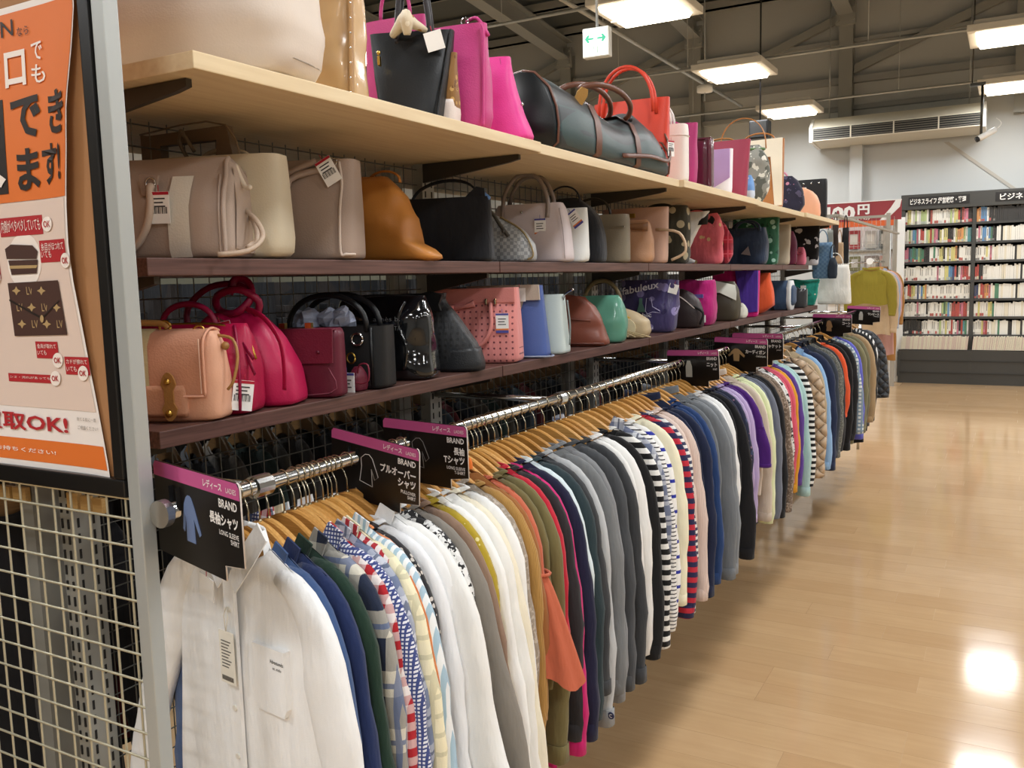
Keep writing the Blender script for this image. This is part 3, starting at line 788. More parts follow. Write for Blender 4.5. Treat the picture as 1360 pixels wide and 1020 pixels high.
# ================================================================ rail signs
PINK = plain('#c4568f', .5, name='pink_strip'); SIGNB = plain('#17120f', .35, name='sign_black')
SGN = [('長袖シャツ',), 'LONG SLEEVE', 'SHIRT']
def garment_icon(b, kind, cx, cz, s, y, m):
    o = {'shirt': [(-.16, .5), (-.06, .56), (.06, .56), (.16, .5), (.30, .30), (.62, -.34), (.52, -.40), (.24, .0), (.26, -.62), (-.24, -.62), (-.22, .05), (-.36, -.40), (-.45, -.34), (-.30, .32)],
         'vest': [(-.14, .5), (.14, .5), (.2, .34), (.3, .1), (.3, -.62), (-.3, -.62), (-.3, .1), (-.2, .34)],
         'cardigan': [(-.14, .42), (.14, .42), (.3, .34), (.8, -.06), (.72, -.2), (.3, .06), (.26, -.5), (-.26, -.5), (-.3, .06), (-.72, -.2), (-.8, -.06), (-.3, .34)],
         'coat': [(-.12, .52), (.12, .52), (.26, .38), (.46, -.2), (.32, -.28), (.26, .0), (.34, -.66), (-.34, -.66), (-.26, .0), (-.38, -.2), (-.26, .38)]}[kind]
    prism(b, [(cx+p[0]*s, cz+p[1]*s) for p in o], y-.0008, y, m)
def outline_icon(b, cx, cz, s, y, m):
    o = [(-.1, .5), (.12, .52), (.3, .4), (.62, -.2), (.42, -.34), (.24, .02), (.3, -.6), (-.42, -.5), (-.3, .05), (-.34, .34)]
    tube(b, [(cx+p[0]*s, y, cz+p[1]*s) for p in o], .0008, 4, m, closed=True)
def rail_sign(ysign, yaw, roll, jp, en, icon, icol, label, sc=1.0, xa=-.085, xb=.215, dz=0.0):
    t = thing('rail_sign', label, 'sign', (RX, ysign, RZ+.004+dz), 0, 'black category signs on the clothes rail')
    t.rotation_euler = (0, roll, yaw); t.scale = (sc, 1, sc)
    top, bot, nx = .052, -.095, .155
    b = MB(); o = [(xa, bot), (nx, bot), (nx, bot+.022), (xb, bot+.030), (xb, top-.008), (xb-.003, top-.002), (xb-.008, top), (xa+.008, top), (xa, top-.008)]
    prism(b, o, -.0012, .0012); b.build('board', SIGNB, t)
    b = MB(); prism(b, [(xa+.001, top-.024), (xb-.001, top-.024), (xb-.001, top-.008), (xb-.008, top-.001), (xa+.008, top-.001), (xa+.001, top-.008)], -.0018, -.0012); b.build('pink_strip', PINK, t)
    b = MB(); e = [(p[0], 0, p[1]) for p in o[1:7]]; tube(b, e, .0014, 5); b.build('pale_edge', plain('#d8cfc8', .5), t)
    b = MB(); r = xb-.009; y = -.0022
    text_h(b, 'レディース', r-.044, top-.0185, .0125, y, 0, .02, 'r'); text_h(b, 'LADIES', r, top-.0175, .0072, y, 0, 0, 'r')
    text_h(b, 'BRAND', r, top-.041, .0125, y, 0, .02, 'r')
    zz = top-.047
    for s in jp: zz -= .021; text_h(b, s, r, zz, .0185, y, 0, .03, 'r')
    zz -= .003
    for s in en: zz -= .0095; text_h(b, s, r, zz, .0072, y, 0, .01, 'r')
    b.build('lettering', plain('#f3efea', .5, name='white_print'), t)
    b = MB()
    if icon == 'outline': outline_icon(b, .045, -.02, .062, -.002, 0)
    elif icon: garment_icon(b, icon, .045, -.022, .060, -.0014, 0)
    if icon: b.build('garment_picture', plain(icol, .6), t)
    b = MB(); box(b, (-.012, -.008, -.018), (.012, .008, -.0125), 0); box(b, (-.014, -.008, -.016), (-.0128, .008, .02)); box(b, (.0128, -.008, -.016), (.014, .008, .02)); b.build('rail_clip', BLACK, t)
    return t
rail_sign(.908, math.radians(-18), math.radians(-1), ('長袖シャツ',), ('LONG SLEEVE', 'SHIRT'), 'shirt', '#6b7fa8', 'black and pink rail sign with a blue shirt picture, nearest the post', 1.0, dz=.012)
rail_sign(1.33, math.radians(-14), math.radians(3.6), ('プルオーバー', 'シャツ'), ('PULLOVER', 'SHIRT'), 'outline', '#d8d4d0', 'black and pink rail sign with a white outlined pullover, second from the post', .88)
rail_sign(1.498, math.radians(-15), math.radians(-1), ('長袖', 'Tシャツ'), ('LONG SLEEVE', 'T-SHIRT'), 'outline', '#8d8a88', 'black and pink rail sign partly behind the pullover sign', .88)
rail_sign(3.29, math.radians(-29), math.radians(-3), ('ニット',), ('KNIT',), 'vest', '#b6b3a8', 'black and pink rail sign with a pale grey knit vest picture', .93)
rail_sign(3.95, math.radians(-26), math.radians(0), ('カーディガン',), ('CARDIGAN',), 'cardigan', '#b08e62', 'black and pink rail sign with a tan cardigan picture')
rail_sign(4.25, math.radians(-26), math.radians(-1), ('ジャケット',), ('JACKET',), 'outline', '#5a5856', 'black and pink rail sign standing behind the tan cardigan sign')
rail_sign(6.25, math.radians(-26), math.radians(0), ('コート',), ('COAT',), 'coat', '#a67e54', 'black and pink rail sign with a tan coat picture above olive coats')
rail_sign(7.7, math.radians(-26), math.radians(2), ('ワンピース',), ('ONE-PIECE',), 'vest', '#bdbab2', 'black and pink rail sign farthest along, in front of the mustard sweater')

# ================================================================ hangers
def hanger_data():
    b = MB()
    pts = arc(-math.radians(35), math.radians(182), 10, lambda a: (.0158*math.cos(a), 0, .0158*math.sin(a)))
    pts += [(-.013, 0, -.012), (-.004, 0, -.026), (0, 0, -.036), (0, 0, -.066)]
    tube(b, pts, .0017, 6, up=(0, 1, 0)); hook = b.mesh('hook', plain('#b9b09a', .25, 1.0, name='hook_wire'))
    b = MB(); rings = []
    for i in range(-9, 10):
        x = .178*i/9; a = abs(i)/9
        zt = -.060-.018*a-.066*(3*a*a-2*a*a*a)
        hgt = .046*(1-a)+.020*a if a < .95 else .012
        yo = -.004*a*a
        hh, tt = hgt/2, .0062
        rings.append([(x, yo-tt, zt-hgt+.003), (x, yo-tt, zt-.003), (x, yo-tt*.55, zt), (x, yo+tt*.55, zt), (x, yo+tt, zt-.003), (x, yo+tt, zt-hgt+.003), (x, yo+tt*.5, zt-hgt), (x, yo-tt*.5, zt-hgt)])
    loft(b, rings, True, True)
    for i in range(len(b.sm)): b.sm[i] = False
    wd = [b.mesh('wooden_body', wood(c1, c2, 'X', 8.0, 40.0, .38, 'hanger_wood')) for c1, c2 in (('#b8833f', '#cf9a55'), ('#c08c48', '#dba964'), ('#a87635', '#bf8a45'))]
    b = MB(); lathe(b, [(.004, -.063), (.004, -.059), (.0018, -.057)], 8); fer = b.mesh('ferrule', plain('#a89c80', .3, 1.0))
    return hook, wd, fer
HOOK, HWOOD, FERR = hanger_data()
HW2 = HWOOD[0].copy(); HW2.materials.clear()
HSHADE = wood('#6e5233', '#83623c', 'X', 8.0, 40.0, .5, 'shaded_hanger_wood')  # far-side hangers: dimness behind the wire put into the wood colour
HW2.materials.append(HSHADE)
def hanger(y, yaw, label, x=RX, z=RZ, roll=0.0):
    t = thing('wooden_hanger', label, 'hanger', (x, y, z), 0, 'wooden hangers on the rail')
    t.rotation_euler = (0, roll, yaw)
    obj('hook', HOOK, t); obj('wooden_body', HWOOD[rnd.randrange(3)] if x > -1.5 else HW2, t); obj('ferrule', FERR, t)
    return t
def zsh(x):
    a = min(1.06, abs(x)/.20); return -.068-.014*a-.062*(3*a*a-2*a*a*a)

# ================================================================ garments
def garment(name, label, cat, y, yaw, mat, collar='crew', sl=.56, hl=.62, sw=.052, cw=.034, out=.05, t=.016, ws=.2, hw=.215, neck=.085, hang=(0, 0), seed=0, sm_=None, hem=None, puff=0.0, x=RX, z=RZ, group='clothes on the long rail', cuffm=None, fold=1.0, both=True, sy=0.0, outl=None, cb=.004, cr_=.092):
    r = random.Random(seed); root = thing(name, label, cat, (x, y, z), 0, group); root.rotation_euler = (0, hang[0], yaw)
    sm_ = sm_ or mat; ph = r.uniform(0, 6); nk = neck
    n, M = 32, 12; rings = []
    for i in range(-1, M+1):
        s = max(0, i)/M; w = ws-.034+.006*(i > 1)+(hw-ws)*min(1, s*1.2) ; tt = max(.0125, t*(.32+.68*min(1, s*3.5))); ring = []
        for j in range(n):
            cx, cyy = sup(2*PI*j/n, 2.8); xx = cx*w
            a = abs(xx); top = zsh(xx)+(.014 if i < 0 else .004)
            if a < nk:
                q_ = 1-(a/nk)**2; top = zsh(nk)+(.014 if i < 0 else .004)-q_*((.05 if collar == 'shirt' else .02 if collar in ('coat', 'turtle') else .034) if cyy < 0 else .010)
            zz = top+(-hl-top)*s**1.05
            zz -= (.012*math.sin(xx*22+ph)*s if s > .9 else 0)
            f_ = fold*(.0065*math.sin(xx*46+ph+s*1.5)+.004*math.sin(xx*91+ph*2))*min(1, s*1.6)
            ty = tt*(.08 if a >= nk else .08+.92*min(1, (1-a/nk)*3)) if i < 0 else tt
            ring.append((xx+.004*math.sin(zz*17+ph)*fold, cyy*ty+f_, zz))
        rings.append(ring)
    b = MB(); loft(b, rings, False, False)
    ins = [[(p[0]*.97, p[1]*.5, p[2]+.02) for p in rings[-1]], [(p[0]*.9, p[1]*.3, p[2]+.12) for p in rings[-1]]]
    loft(b, [rings[-1]]+ins, False, True)
    b.build('body', mat, root)
    for sd in ((1, -1) if both else (1,)):
        # sleeve: slides off the shoulder and hangs
        L = sl*(1 if y < 1.55 else .95); o_ = (outl if (sd < 0 and outl) else out*r.uniform(.75, 1.25)*(.75 if y < 1.55 else .38)); yb = r.uniform(-.010, .010)+sy
        ze = zsh(ws)
        A_ = Vector((ws-.090, zsh(ws-.09)-.009)); K_ = Vector((ws+.004, ze-.014)); D_ = Vector((ws-.006+.18*o_, ze-.135)); E_ = Vector((ws-.002+o_, ze-L))
        pth = [A_*(1-q)**2+K_*2*q*(1-q)+D_*q*q for q in [k/6 for k in range(7)]]+[D_+(E_-D_)*(k/10)+Vector((.012*math.sin(PI*k/10), 0)) for k in range(1, 11)]
        rings = []; K = len(pth)-1
        for i in range(K+1):
            s = i/K; p = pth[i]; T_ = (pth[min(i+1, K)]-pth[max(i-1, 0)]).normalized(); Nn = Vector((-T_.y, T_.x))
            if i <= 6: wx = .016+(sw-.016)*(i/6)**.8
            else: wx = sw+(cw-sw)*((i-6)/(K-6))
            wx += puff*math.exp(-((s-.86)/.13)**2)
            if s > .95: wx *= (.75 if puff else .96)
            ry = (.0135+.004*min(1, s*3))*(1+puff*6)*(t/.016)**.5
            ring = []
            for j in range(14):
                c_, s_ = sup(2*PI*j/14, 2.4)
                wr = (.0032*fold*math.sin(p.y*24+ph+c_*2)+.0018*fold*math.sin(p.y*61+c_*5))*min(1, s*2)
                ring.append((sd*(p.x+Nn.x*c_*wx+wr), s_*ry+yb*s-.002+.6*wr*s_, p.y+Nn.y*c_*wx))
            rings.append(ring)
        b = MB(); loft(b, rings, True, False)
        last = rings[-1]; cc = [sum(p[k] for p in last)/14 for k in range(3)]
        loft(b, [last, [((p[0]-cc[0])*.7+cc[0], (p[1]-cc[1])*.5+cc[1], p[2]+.03) for p in last]], False, True)
        b.build('sleeve', sm_, root)
        if cuffm is not False:
            bb = MB(); e0 = rings[-2]; 
            up_ = [((p[0]-q_[0])*.15+q_[0], (p[1]-q_[1])*.15+q_[1], (p[2]-q_[2])*.9+q_[2]) for p, q_ in zip(e0, last)]
            def gro(rg, k, dz=0): 
                c0 = [sum(p[i] for p in rg)/14 for i in range(3)]
                return [((p[0]-c0[0])*k+c0[0], (p[1]-c0[1])*(k+.15)+c0[1], p[2]+dz) for p in rg]
            loft(bb, [gro(up_, 1.0), gro(up_, 1.05, -.002), gro(last, 1.05), gro(last, .9, -.003)], False, True)
            bb.build('cuff', cuffm or sm_, root)
    cm = hem or mat
    b = MB()
    if collar in ('crew', 'turtle', 'boat'):
        hgt = {'crew': .012, 'turtle': .024, 'boat': .006}[collar]
        ri = []
        for dz, k in ((0, 1.0), (hgt*.6, .98), (hgt, .93), (hgt*.9, .86), (0, .86)):
            ri.append([(nk*.98*math.cos(2*PI*j/24)*k, (.016 if collar != 'boat' else .012)*math.sin(2*PI*j/24)*k, zsh(nk)+.004-(1-math.cos(2*PI*j/24)**2)*((.012 if collar == 'turtle' else .034) if math.sin(2*PI*j/24) < 0 else .010)+.012+dz*(1-(.75*math.cos(2*PI*j/24)**4 if collar != 'turtle' else 0))) for j in range(24)])
        loft(b, ri)
        b.build('neckband', cm, root)
    elif collar == 'shirt':
        rg = [[(cr_*math.cos(a)*k, .018*math.sin(a)*yk, zsh(cr_)+dz) for a in [-.25+(PI+.5)*(j/14) for j in range(15)]] for dz, k, yk in ((-.006, 1.0, 1.0), (cb, .95, 1.0), (cb+.004, 1.0, 1.2), (-.006, 1.16, 1.6))]
        loft(b, rg, closed=False)
        for sd in (-1, 1):
            fr_ = [(.058, -.042, -.006), (.088, -.066, -.012), (.070, -.105, -t-.008), (.024, -.158, -t-.012), (.004, -.132, -t-.008), (.030, -.085, -t*.7-.006)] if cb > .01 else [(.085, -.072, -.009), (.120, -.086, -.012), (.112, -.125, -t-.008), (.066, -.165, -t-.010), (.05, -.145, -t-.007), (.07, -.108, -t*.7-.006)]
            fr2 = [(x, z, y+.003) for x, z, y in fr_]
            vs = [(sd*x, y, z) for x, z, y in fr_]+[(sd*x, y, z) for x, z, y in fr2]; n6 = 6
            b.add(vs, [tuple(range(6)), tuple(reversed(range(6, 12)))]+[(k, k+6, (k+1) % 6+6, (k+1) % 6) for k in range(6)])
        b.build('collar', cm, root)
        bp = MB(); box(bp, (-.014, -t-.0085, -hl+.004), (.014, -t*.8-.006, zsh(0)-.07)); bp.build('placket', mat, root)
        bb = MB()
        for k in range(6): disc(bb, (0, -.19-k*.085), .005, (-t-.011, -t-.008), 10)
        bb.build('button', plain('#e8e4da', .3), root)
    elif collar == 'coat':
        for sd in (-1, 1):
            o = [(sd*.012, -.26), (sd*.075, -.145), (sd*.055, -.12), (sd*.085, -.105), (sd*.062, -.07), (sd*.04, -.10)]
            if sd < 0: o = o[::-1]
            prism(b, o, -t-.012, -t-.006)
        rg = [[(.068*math.cos(a)*k, .02*math.sin(a)*k, zsh(.06)+dz) for a in [PI*(j/12) for j in range(13)]] for dz, k in ((-.01, 1.05), (.026, 1.0), (.03, 1.1), (-.01, 1.3))]
        loft(b, rg, closed=False); b.build('lapel', cm, root)
        bb = MB()
        for k in range(4): disc(bb, (.02, -.3-k*.09), .008, (-t-.012, -t-.008), 10)
        bb.build('button', plain('#2f2a26', .4), root)
    elif collar == 'hood':
        rg = [[(.085*math.cos(a)*k, .02*math.sin(a)*k+.01, zsh(.08)+dz-.02*max(0, -math.sin(a))) for a in [2*PI*j/20 for j in range(20)]] for dz, k in ((-.02, 1.0), (.02, 1.2), (.03, 1.0), (-.02, .8))]
        loft(b, rg); b.build('hood', cm, root)
    return root

# ---------------------------------------------------------------- the clothes, from the post to the far end
# (u of the shoulder in the picture, short name, kind, colour spec, collar, sleeve, hem, options)
def cspec(s):
    if isinstance(s, str): return cloth(s)
    return cloth(*s)
Gm = [
 (429, 'crisp white shirt with chest pocket', 'shirt', '#f3f3f2', 'shirt', .56, .72, dict(out=.10, sw=.047, t=.020, outl=.20, hw=.25, fold=.55, cb=.03, cr_=.066)),
 (442, 'slate blue shirt', 'shirt', '#3c5683', 'shirt', .57, .70, {}),
 (456, 'navy cotton shirt', 'shirt', '#1c2c57', 'shirt', .58, .74, {}),
 (469, 'bottle green shirt', 'shirt', '#1b3528', 'shirt', .58, .74, {}),
 (492, 'navy and cream plaid flannel shirt', 'shirt', ('#d6d1c2', 'plaid', '#1f2940', '#51658f', 10.5, .56), 'shirt', .60, .74, dict(sw=.058)),
 (507, 'small blue gingham shirt', 'shirt', ('#e6e8f0', 'check', '#3c4a86', None, 150.0, .42), 'shirt', .60, .72, dict(sw=.056, out=.07)),
 (517, 'red gingham shirt', 'shirt', ('#f2e9e6', 'ging', '#b5222c', None, 34.0), 'shirt', .42, .66, dict(sw=.05)),
 (524, 'grey and blue plaid shirt', 'shirt', ('#c9cdd8', 'plaid', '#6f7c9a', '#42506f', 16.0, .5), 'shirt', .40, .64, {}),
 (529, 'red and white striped shirt', 'shirt', ('#f0e6e4', 'v', '#b02b35', None, 55.0, .5), 'shirt', .5, .66, {}),
 (537, 'pale yellow checked shirt', 'shirt', ('#f3ebc9', 'check', '#d9d3b2', None, 30.0, .25), 'shirt', .60, .72, dict(sw=.056, out=.08)),
 (546, 'pale blue striped shirt', 'shirt', ('#eef2f4', 'v', '#a9c6d8', None, 75.0, .5), 'shirt', .60, .70, dict(out=.08)),
 (552, 'soft orange blouse', 'blouse', '#e08c56', 'crew', .40, .64, {}),
 (557, 'black blouse with pale specks', 'blouse', ('#232226', 'dots', '#c9c2ba', None, 60.0, .25), 'crew', .48, .64, {}),
 (563, 'white blouse with pale lilac lining', 'blouse', '#eff1f4', 'crew', .60, .66, dict(out=.07)),
 (576, 'white blouse with turned-up cuffs', 'blouse', '#f4f5f5', 'shirt', .60, .68, dict(sw=.06, out=.10, cw=.045)),
 (588, 'white blouse with wide puffed sleeves', 'blouse', '#f1f1ee', 'boat', .64, .66, dict(sw=.075, cw=.04, out=.15, puff=.03)),
 (600, 'black and white printed blouse', 'blouse', ('#ececea', 'camo', '#2a2a2c', '#dcdcda', 70.0), 'crew', .48, .66, dict(out=.06)),
 (612, 'warm grey long-sleeved tunic', 'tunic', '#857f76', 'boat', .66, .72, dict(out=.17, sw=.056, cw=.05)),
 (623, 'taupe brown pullover', 'pullover', '#8d725f', 'crew', .56, .66, dict(out=.10)),
 (633, 'mustard floral blouse', 'blouse', ('#b0982a', 'floral', '#e3d79a', '#a58c20', 38.0, .16), 'crew', .52, .66, dict(out=.06)),
 (643, 'white embroidered top', 'top', '#f4f4f1', 'crew', .60, .68, dict(out=.08)),
 (653, 'white long tee with a wide neck', 't-shirt', '#efeee9', 'boat', .62, .70, dict(out=.09)),
 (663, 'ivory long tee', 't-shirt', '#eee6cf', 'crew', .64, .72, dict(out=.09)),
 (673, 'white sweatshirt with a small dark cuff emblem', 'sweatshirt', '#f1f1ef', 'crew', .68, .72, dict(out=.10, emblem=1)),
 (682, 'beige marled knit', 'knitwear', ('#a79b8c', 'marl', '#8e8172', '#b9ad9f', 60.0), 'crew', .58, .68, {}),
 (690, 'camel waffle top', 'top', ('#b88d4c', 'knit', None, None, 120.0), 'crew', .60, .68, {}),
 (697, 'brown top with an orange neckband', 'top', '#9a6232', 'turtle', .50, .66, dict(hem='#e0742c')),
 (706, 'terracotta blouse with tied ruffle sleeves', 'blouse', '#c26548', 'boat', .36, .68, dict(ruffle=1, sw=.05, out=.05)),
 (724, 'olive long-sleeved top', 'top', '#736942', 'crew', .64, .74, dict(sw=.056, out=.09)),
 (730, 'red crew neck top', 'top', '#bf1f35', 'crew', .52, .66, {}),
 (735, 'charcoal long tee', 't-shirt', '#2d2b2e', 'crew', .62, .74, dict(out=.08)),
 (740, 'magenta long top', 'top', '#cb1a70', 'crew', .66, .80, dict(out=.09)),
 (748, 'midnight navy long top', 'top', '#1a1c3a', 'crew', .64, .74, dict(sw=.06, out=.11, hw=.25)),
 (755, 'pale icy blue top', 'top', '#dbe8ec', 'crew', .46, .66, {}),
 (763, 'dark teal sweatshirt', 'sweatshirt', '#2b3b40', 'crew', .62, .70, dict(sw=.06, out=.10)),
 (771, 'charcoal heather sweatshirt', 'sweatshirt', '#3c3e41', 'crew', .56, .68, dict(sw=.06, out=.11)),
 (782, 'pale grey sweatshirt with a round sleeve emblem', 'sweatshirt', '#bcbfc1', 'crew', .66, .74, dict(sw=.06, out=.12, emblem=1, cuff='#8f9294')),
 (791, 'mid grey sweatshirt', 'sweatshirt', '#777a7c', 'crew', .60, .78, dict(sw=.058, out=.10)),
 (802, 'ash grey sweatshirt', 'sweatshirt', '#85878a', 'crew', .64, .74, dict(out=.11)),
 (813, 'dark grey sweatshirt', 'sweatshirt', '#4c4f53', 'crew', .64, .74, dict(out=.10)),
 (825, 'iron grey zip sweatshirt', 'sweatshirt', '#3b3d40', 'crew', .64, .76, dict(out=.10)),
 (838, 'white tee with black collar edge', 't-shirt', '#f0f0ee', 'crew', .60, .68, {}),
 (847, 'black long tee', 't-shirt', '#131315', 'crew', .62, .72, dict(sw=.062, out=.12)),
 (857, 'bold black and white striped top', 'top', ('#f1f0ec', 'h', '#151517', None, 33.0, .52), 'boat', .62, .72, dict(out=.10)),
 (865, 'grey and navy plaid top', 'top', ('#d5d8de', 'plaid', '#6d7690', '#2d3654', 17.0, .5), 'shirt', .52, .66, {}),
 (873, 'white top with fine black lines', 'top', ('#f2f1ee', 'h', '#2b2b2d', None, 85.0, .28), 'crew', .60, .66, dict(out=.09)),
 (881, 'white top with blue dashes', 'top', ('#f2f2ef', 'h', '#2733a0', None, 22.0, .22), 'crew', .60, .66, dict(out=.08)),
 (889, 'pale lemon tee', 't-shirt', '#f4efd2', 'crew', .56, .68, {}),
 (897, 'red and navy striped top', 'top', ('#bf2a3d', 'h', '#26264e', None, 30.0, .5), 'crew', .62, .70, dict(out=.09)),
 (905, 'white and navy fine striped top', 'top', ('#ecebe8', 'h', '#3a3d5c', None, 52.0, .5), 'crew', .62, .70, dict(out=.08)),
 (915, 'pale pink knit', 'knitwear', ('#e5d0c5', 'knit', None, None, 90.0), 'crew', .60, .66, dict(out=.09)),
 (926, 'navy knit with a high neck', 'knitwear', '#1b2440', 'turtle', .62, .70, dict(sw=.062, out=.11)),
 (937, 'royal blue knit', 'knitwear', '#233f70', 'crew', .60, .72, dict(out=.09)),
 (947, 'steel grey knit', 'knitwear', '#72777c', 'turtle', .62, .70, dict(sw=.062, out=.13)),
 (957, 'lighter grey knit', 'knitwear', '#868b90', 'crew', .62, .70, dict(sw=.06, out=.13)),
 (966, 'white lined knit', 'knitwear', '#edeeee', 'crew', .58, .66, {}),
 (975, 'black fine knit', 'knitwear', '#151519', 'crew', .62, .70, dict(sw=.06, out=.13)),
 (983, 'dark floral knit', 'knitwear', ('#272c44', 'floral', '#8c6a7f', '#3d4a6a', 45.0, .2), 'crew', .40, .62, {}),
 (990, 'lilac knit', 'knitwear', '#baa8d0', 'crew', .52, .68, {}),
 (998, 'purple short-sleeved knit', 'knitwear', '#4b1c74', 'crew', .30, .60, dict(sw=.062, cw=.06, out=.12)),
 (1006, 'oatmeal knit', 'knitwear', '#cdbfaf', 'turtle', .56, .70, dict(sw=.062, out=.10)),
 (1013, 'pale lime cardigan', 'cardigan', '#e0e6bc', 'crew', .60, .70, {}),
 (1020, 'blue grey cardigan', 'cardigan', '#707685', 'crew', .60, .70, dict(sw=.06, out=.09)),
 (1027, 'black cardigan', 'cardigan', '#1d1d20', 'crew', .62, .74, dict(out=.09)),
 (1034, 'brown marled cardigan', 'cardigan', ('#8a7868', 'marl', '#5f5046', '#a9998a', 70.0), 'crew', .62, .70, dict(out=.09)),
 (1040, 'black and white flecked cardigan', 'cardigan', ('#e3e1dd', 'camo', '#1e1e20', '#d6d4d0', 60.0), 'crew', .54, .66, {}),
 (1045, 'coral pink cardigan', 'cardigan', '#d65b70', 'crew', .52, .66, {}),
 (1050, 'mustard yellow cardigan', 'cardigan', '#d99c2c', 'crew', .58, .72, {}),
 (1054, 'violet cardigan', 'cardigan', '#5b3e93', 'crew', .56, .68, {}),
 (1060, 'pale aqua coatigan', 'cardigan', '#abcbca', 'crew', .64, .78, dict(out=.10)),
 (1067, 'narrow black and white striped top', 'top', ('#f1f0ec', 'h', '#1a1a1c', None, 34.0, .5), 'boat', .62, .70, dict(out=.09)),
 (1075, 'beige quilted jacket', 'jacket', '#c6ab8c', 'crew', .60, .66, dict(sw=.085, cw=.05, out=.12, t=.035, quilt=1)),
 (1083, 'stone beige jacket', 'jacket', '#b7a587', 'coat', .60, .72, dict(sw=.062, t=.03)),
 (1090, 'light blue denim jacket', 'jacket', '#8fb5de', 'shirt', .62, .66, dict(out=.10, t=.025)),
 (1097, 'navy blazer', 'jacket', '#222c48', 'coat', .66, .74, dict(sw=.065, out=.10, t=.03)),
 (1103, 'dark slate jacket', 'jacket', '#343b46', 'coat', .62, .72, dict(t=.03)),
 (1108, 'grey tweed jacket', 'jacket', ('#6f7069', 'marl', '#54554f', '#86877f', 70.0), 'coat', .64, .72, dict(t=.03, sw=.06)),
 (1112, 'charcoal jacket', 'jacket', '#2a2b2e', 'coat', .62, .72, dict(t=.03)),
 (1116, 'bright orange jacket', 'jacket', '#e2592f', 'crew', .42, .66, dict(t=.03)),
 (1121, 'black wool jacket', 'jacket', '#121214', 'coat', .66, .74, dict(t=.03, sw=.062)),
 (1126, 'black bomber jacket', 'jacket', '#1c1c1f', 'crew', .62, .74, dict(t=.035, sw=.066)),
 (1131, 'mint and grey checked knit coat', 'coat', ('#d5dad8', 'check', '#7f93a4', None, 40.0, .4), 'crew', .60, .74, dict(t=.03, out=.12)),
 (1135, 'blue violet lined coat', 'coat', '#6467c6', 'crew', .66, .80, dict(t=.03, out=.10)),
 (1139, 'olive green trench coat', 'coat', '#7c7858', 'coat', .64, .80, dict(t=.04, sw=.068, out=.10)),
 (1144, 'khaki field coat', 'coat', '#6f6b52', 'coat', .64, .80, dict(t=.04, sw=.066)),
 (1149, 'tan trench coat', 'coat', '#a88e6b', 'coat', .62, .84, dict(t=.04, sw=.072, out=.12)),
 (1154, 'black long coat', 'coat', '#17181b', 'coat', .64, .92, dict(t=.04, sw=.066)),
 (1158, 'black and white striped dress', 'dress', ('#e8e8e6', 'v', '#1b1b1d', None, 40.0, .5), 'crew', .44, .86, dict(t=.03)),
 (1162, 'charcoal quilted coat', 'coat', '#3a3d42', 'crew', .50, .84, dict(t=.04, sw=.085, cw=.06, out=.20, quilt=1)),
]
def yaw_at(y): 
    for (ya, a), (yb, b_) in zip(((0, -10), (1.08, -9), (1.2, -4), (1.8, -3), (3, -8)), ((1.08, -9), (1.2, -4), (1.8, -3), (3, -8), (99, -9))):
        if ya <= y < yb: return a+(b_-a)*(y-ya)/(yb-ya)
ys = []
for g in Gm:
    y = 1.5
    for _ in range(12):
        a = math.radians(yaw_at(y)); y = y_at(g[0], RX+.205*math.cos(a), 1.02)-.205*math.sin(a)
    ys.append(y)
def quilt_mat(c):
    m = N('quilted'); A = lin(c); m.col(m.mix(m.noise(10.0), tuple(x*.92 for x in A[:3])+(1,), A)); m.set(Roughness=.5, Sheen_Weight=.1)
    X = m.xyz(); u_ = m.math('MULTIPLY', m.math('ADD', X[0], X[2]), 15.0); v_ = m.math('MULTIPLY', m.math('SUBTRACT', X[0], X[2]), 15.0)
    fa = m.math('ABSOLUTE', m.math('SINE', m.math('MULTIPLY', u_, PI))); fb = m.math('ABSOLUTE', m.math('SINE', m.math('MULTIPLY', v_, PI)))
    h = m.math('POWER', m.math('MULTIPLY', fa, fb), .4); m.bump(h, 1.0, .018); return m.m
CARD = PAPER
def card_mesh(kind):
    b = MB(); w, h = (.038, .058) if kind != 'square' else (.04, .042)
    box(b, (-w/2, -.0008, -h-.012), (w/2, .0008, -.012), 0)
    tube(b, [(0, 0, 0), (0, 0, -.014)], .0008, 4, 1)
    y = -.0012
    if kind == 'bar':
        for k in range(14): box(b, (-w*.42+k*w*.06, y, -h+.006), (-w*.42+k*w*.06+w*(.02+.02*(k % 3 == 0)), y+.0004, -h+.018), 2)
        for k in range(3): box(b, (-w*.36, y, -.026-k*.007), (w*(.3-.1*(k % 2)), y+.0004, -.0235-k*.007), 2)
    if kind in ('band', 'bar'):
        box(b, (-w/2, y, -.018), (w/2, y+.0004, -.0125), 3); 
    if kind == 'band':
        box(b, (-w/2, y, -h-.012), (w/2, y+.0004, -h-.004), 4); box(b, (-w/2, y, -h-.004), (w/2, y+.0004, -h+.001), 5)
        for k in range(3): box(b, (-w*.33, y, -.03-k*.008), (w*(.3-.1*(k % 2)), y+.0004, -.0275-k*.008), 2)
    pal = {'square': '#b3122e', 'bar': '#b3122e', 'band': '#4b4c9a'}
    return b.mesh('price_tag', [CARD, plain(pal[kind], .6), plain('#3b3a3c', .7), plain(pal[kind], .6), plain('#4b4c9a', .6), plain('#e0803c', .6)])
CARDS = {k: card_mesh(k) for k in ('square', 'bar', 'band')}
def price_tag(parent, x, y, z, kind='bar', rz=0.0, ry=0.0, rx=0.0, s=1.0):
    o = obj('price_tag', CARDS[kind], parent, (x, y, z)); o.rotation_euler = (rx, ry, rz); o.scale = (s, s, s); return o

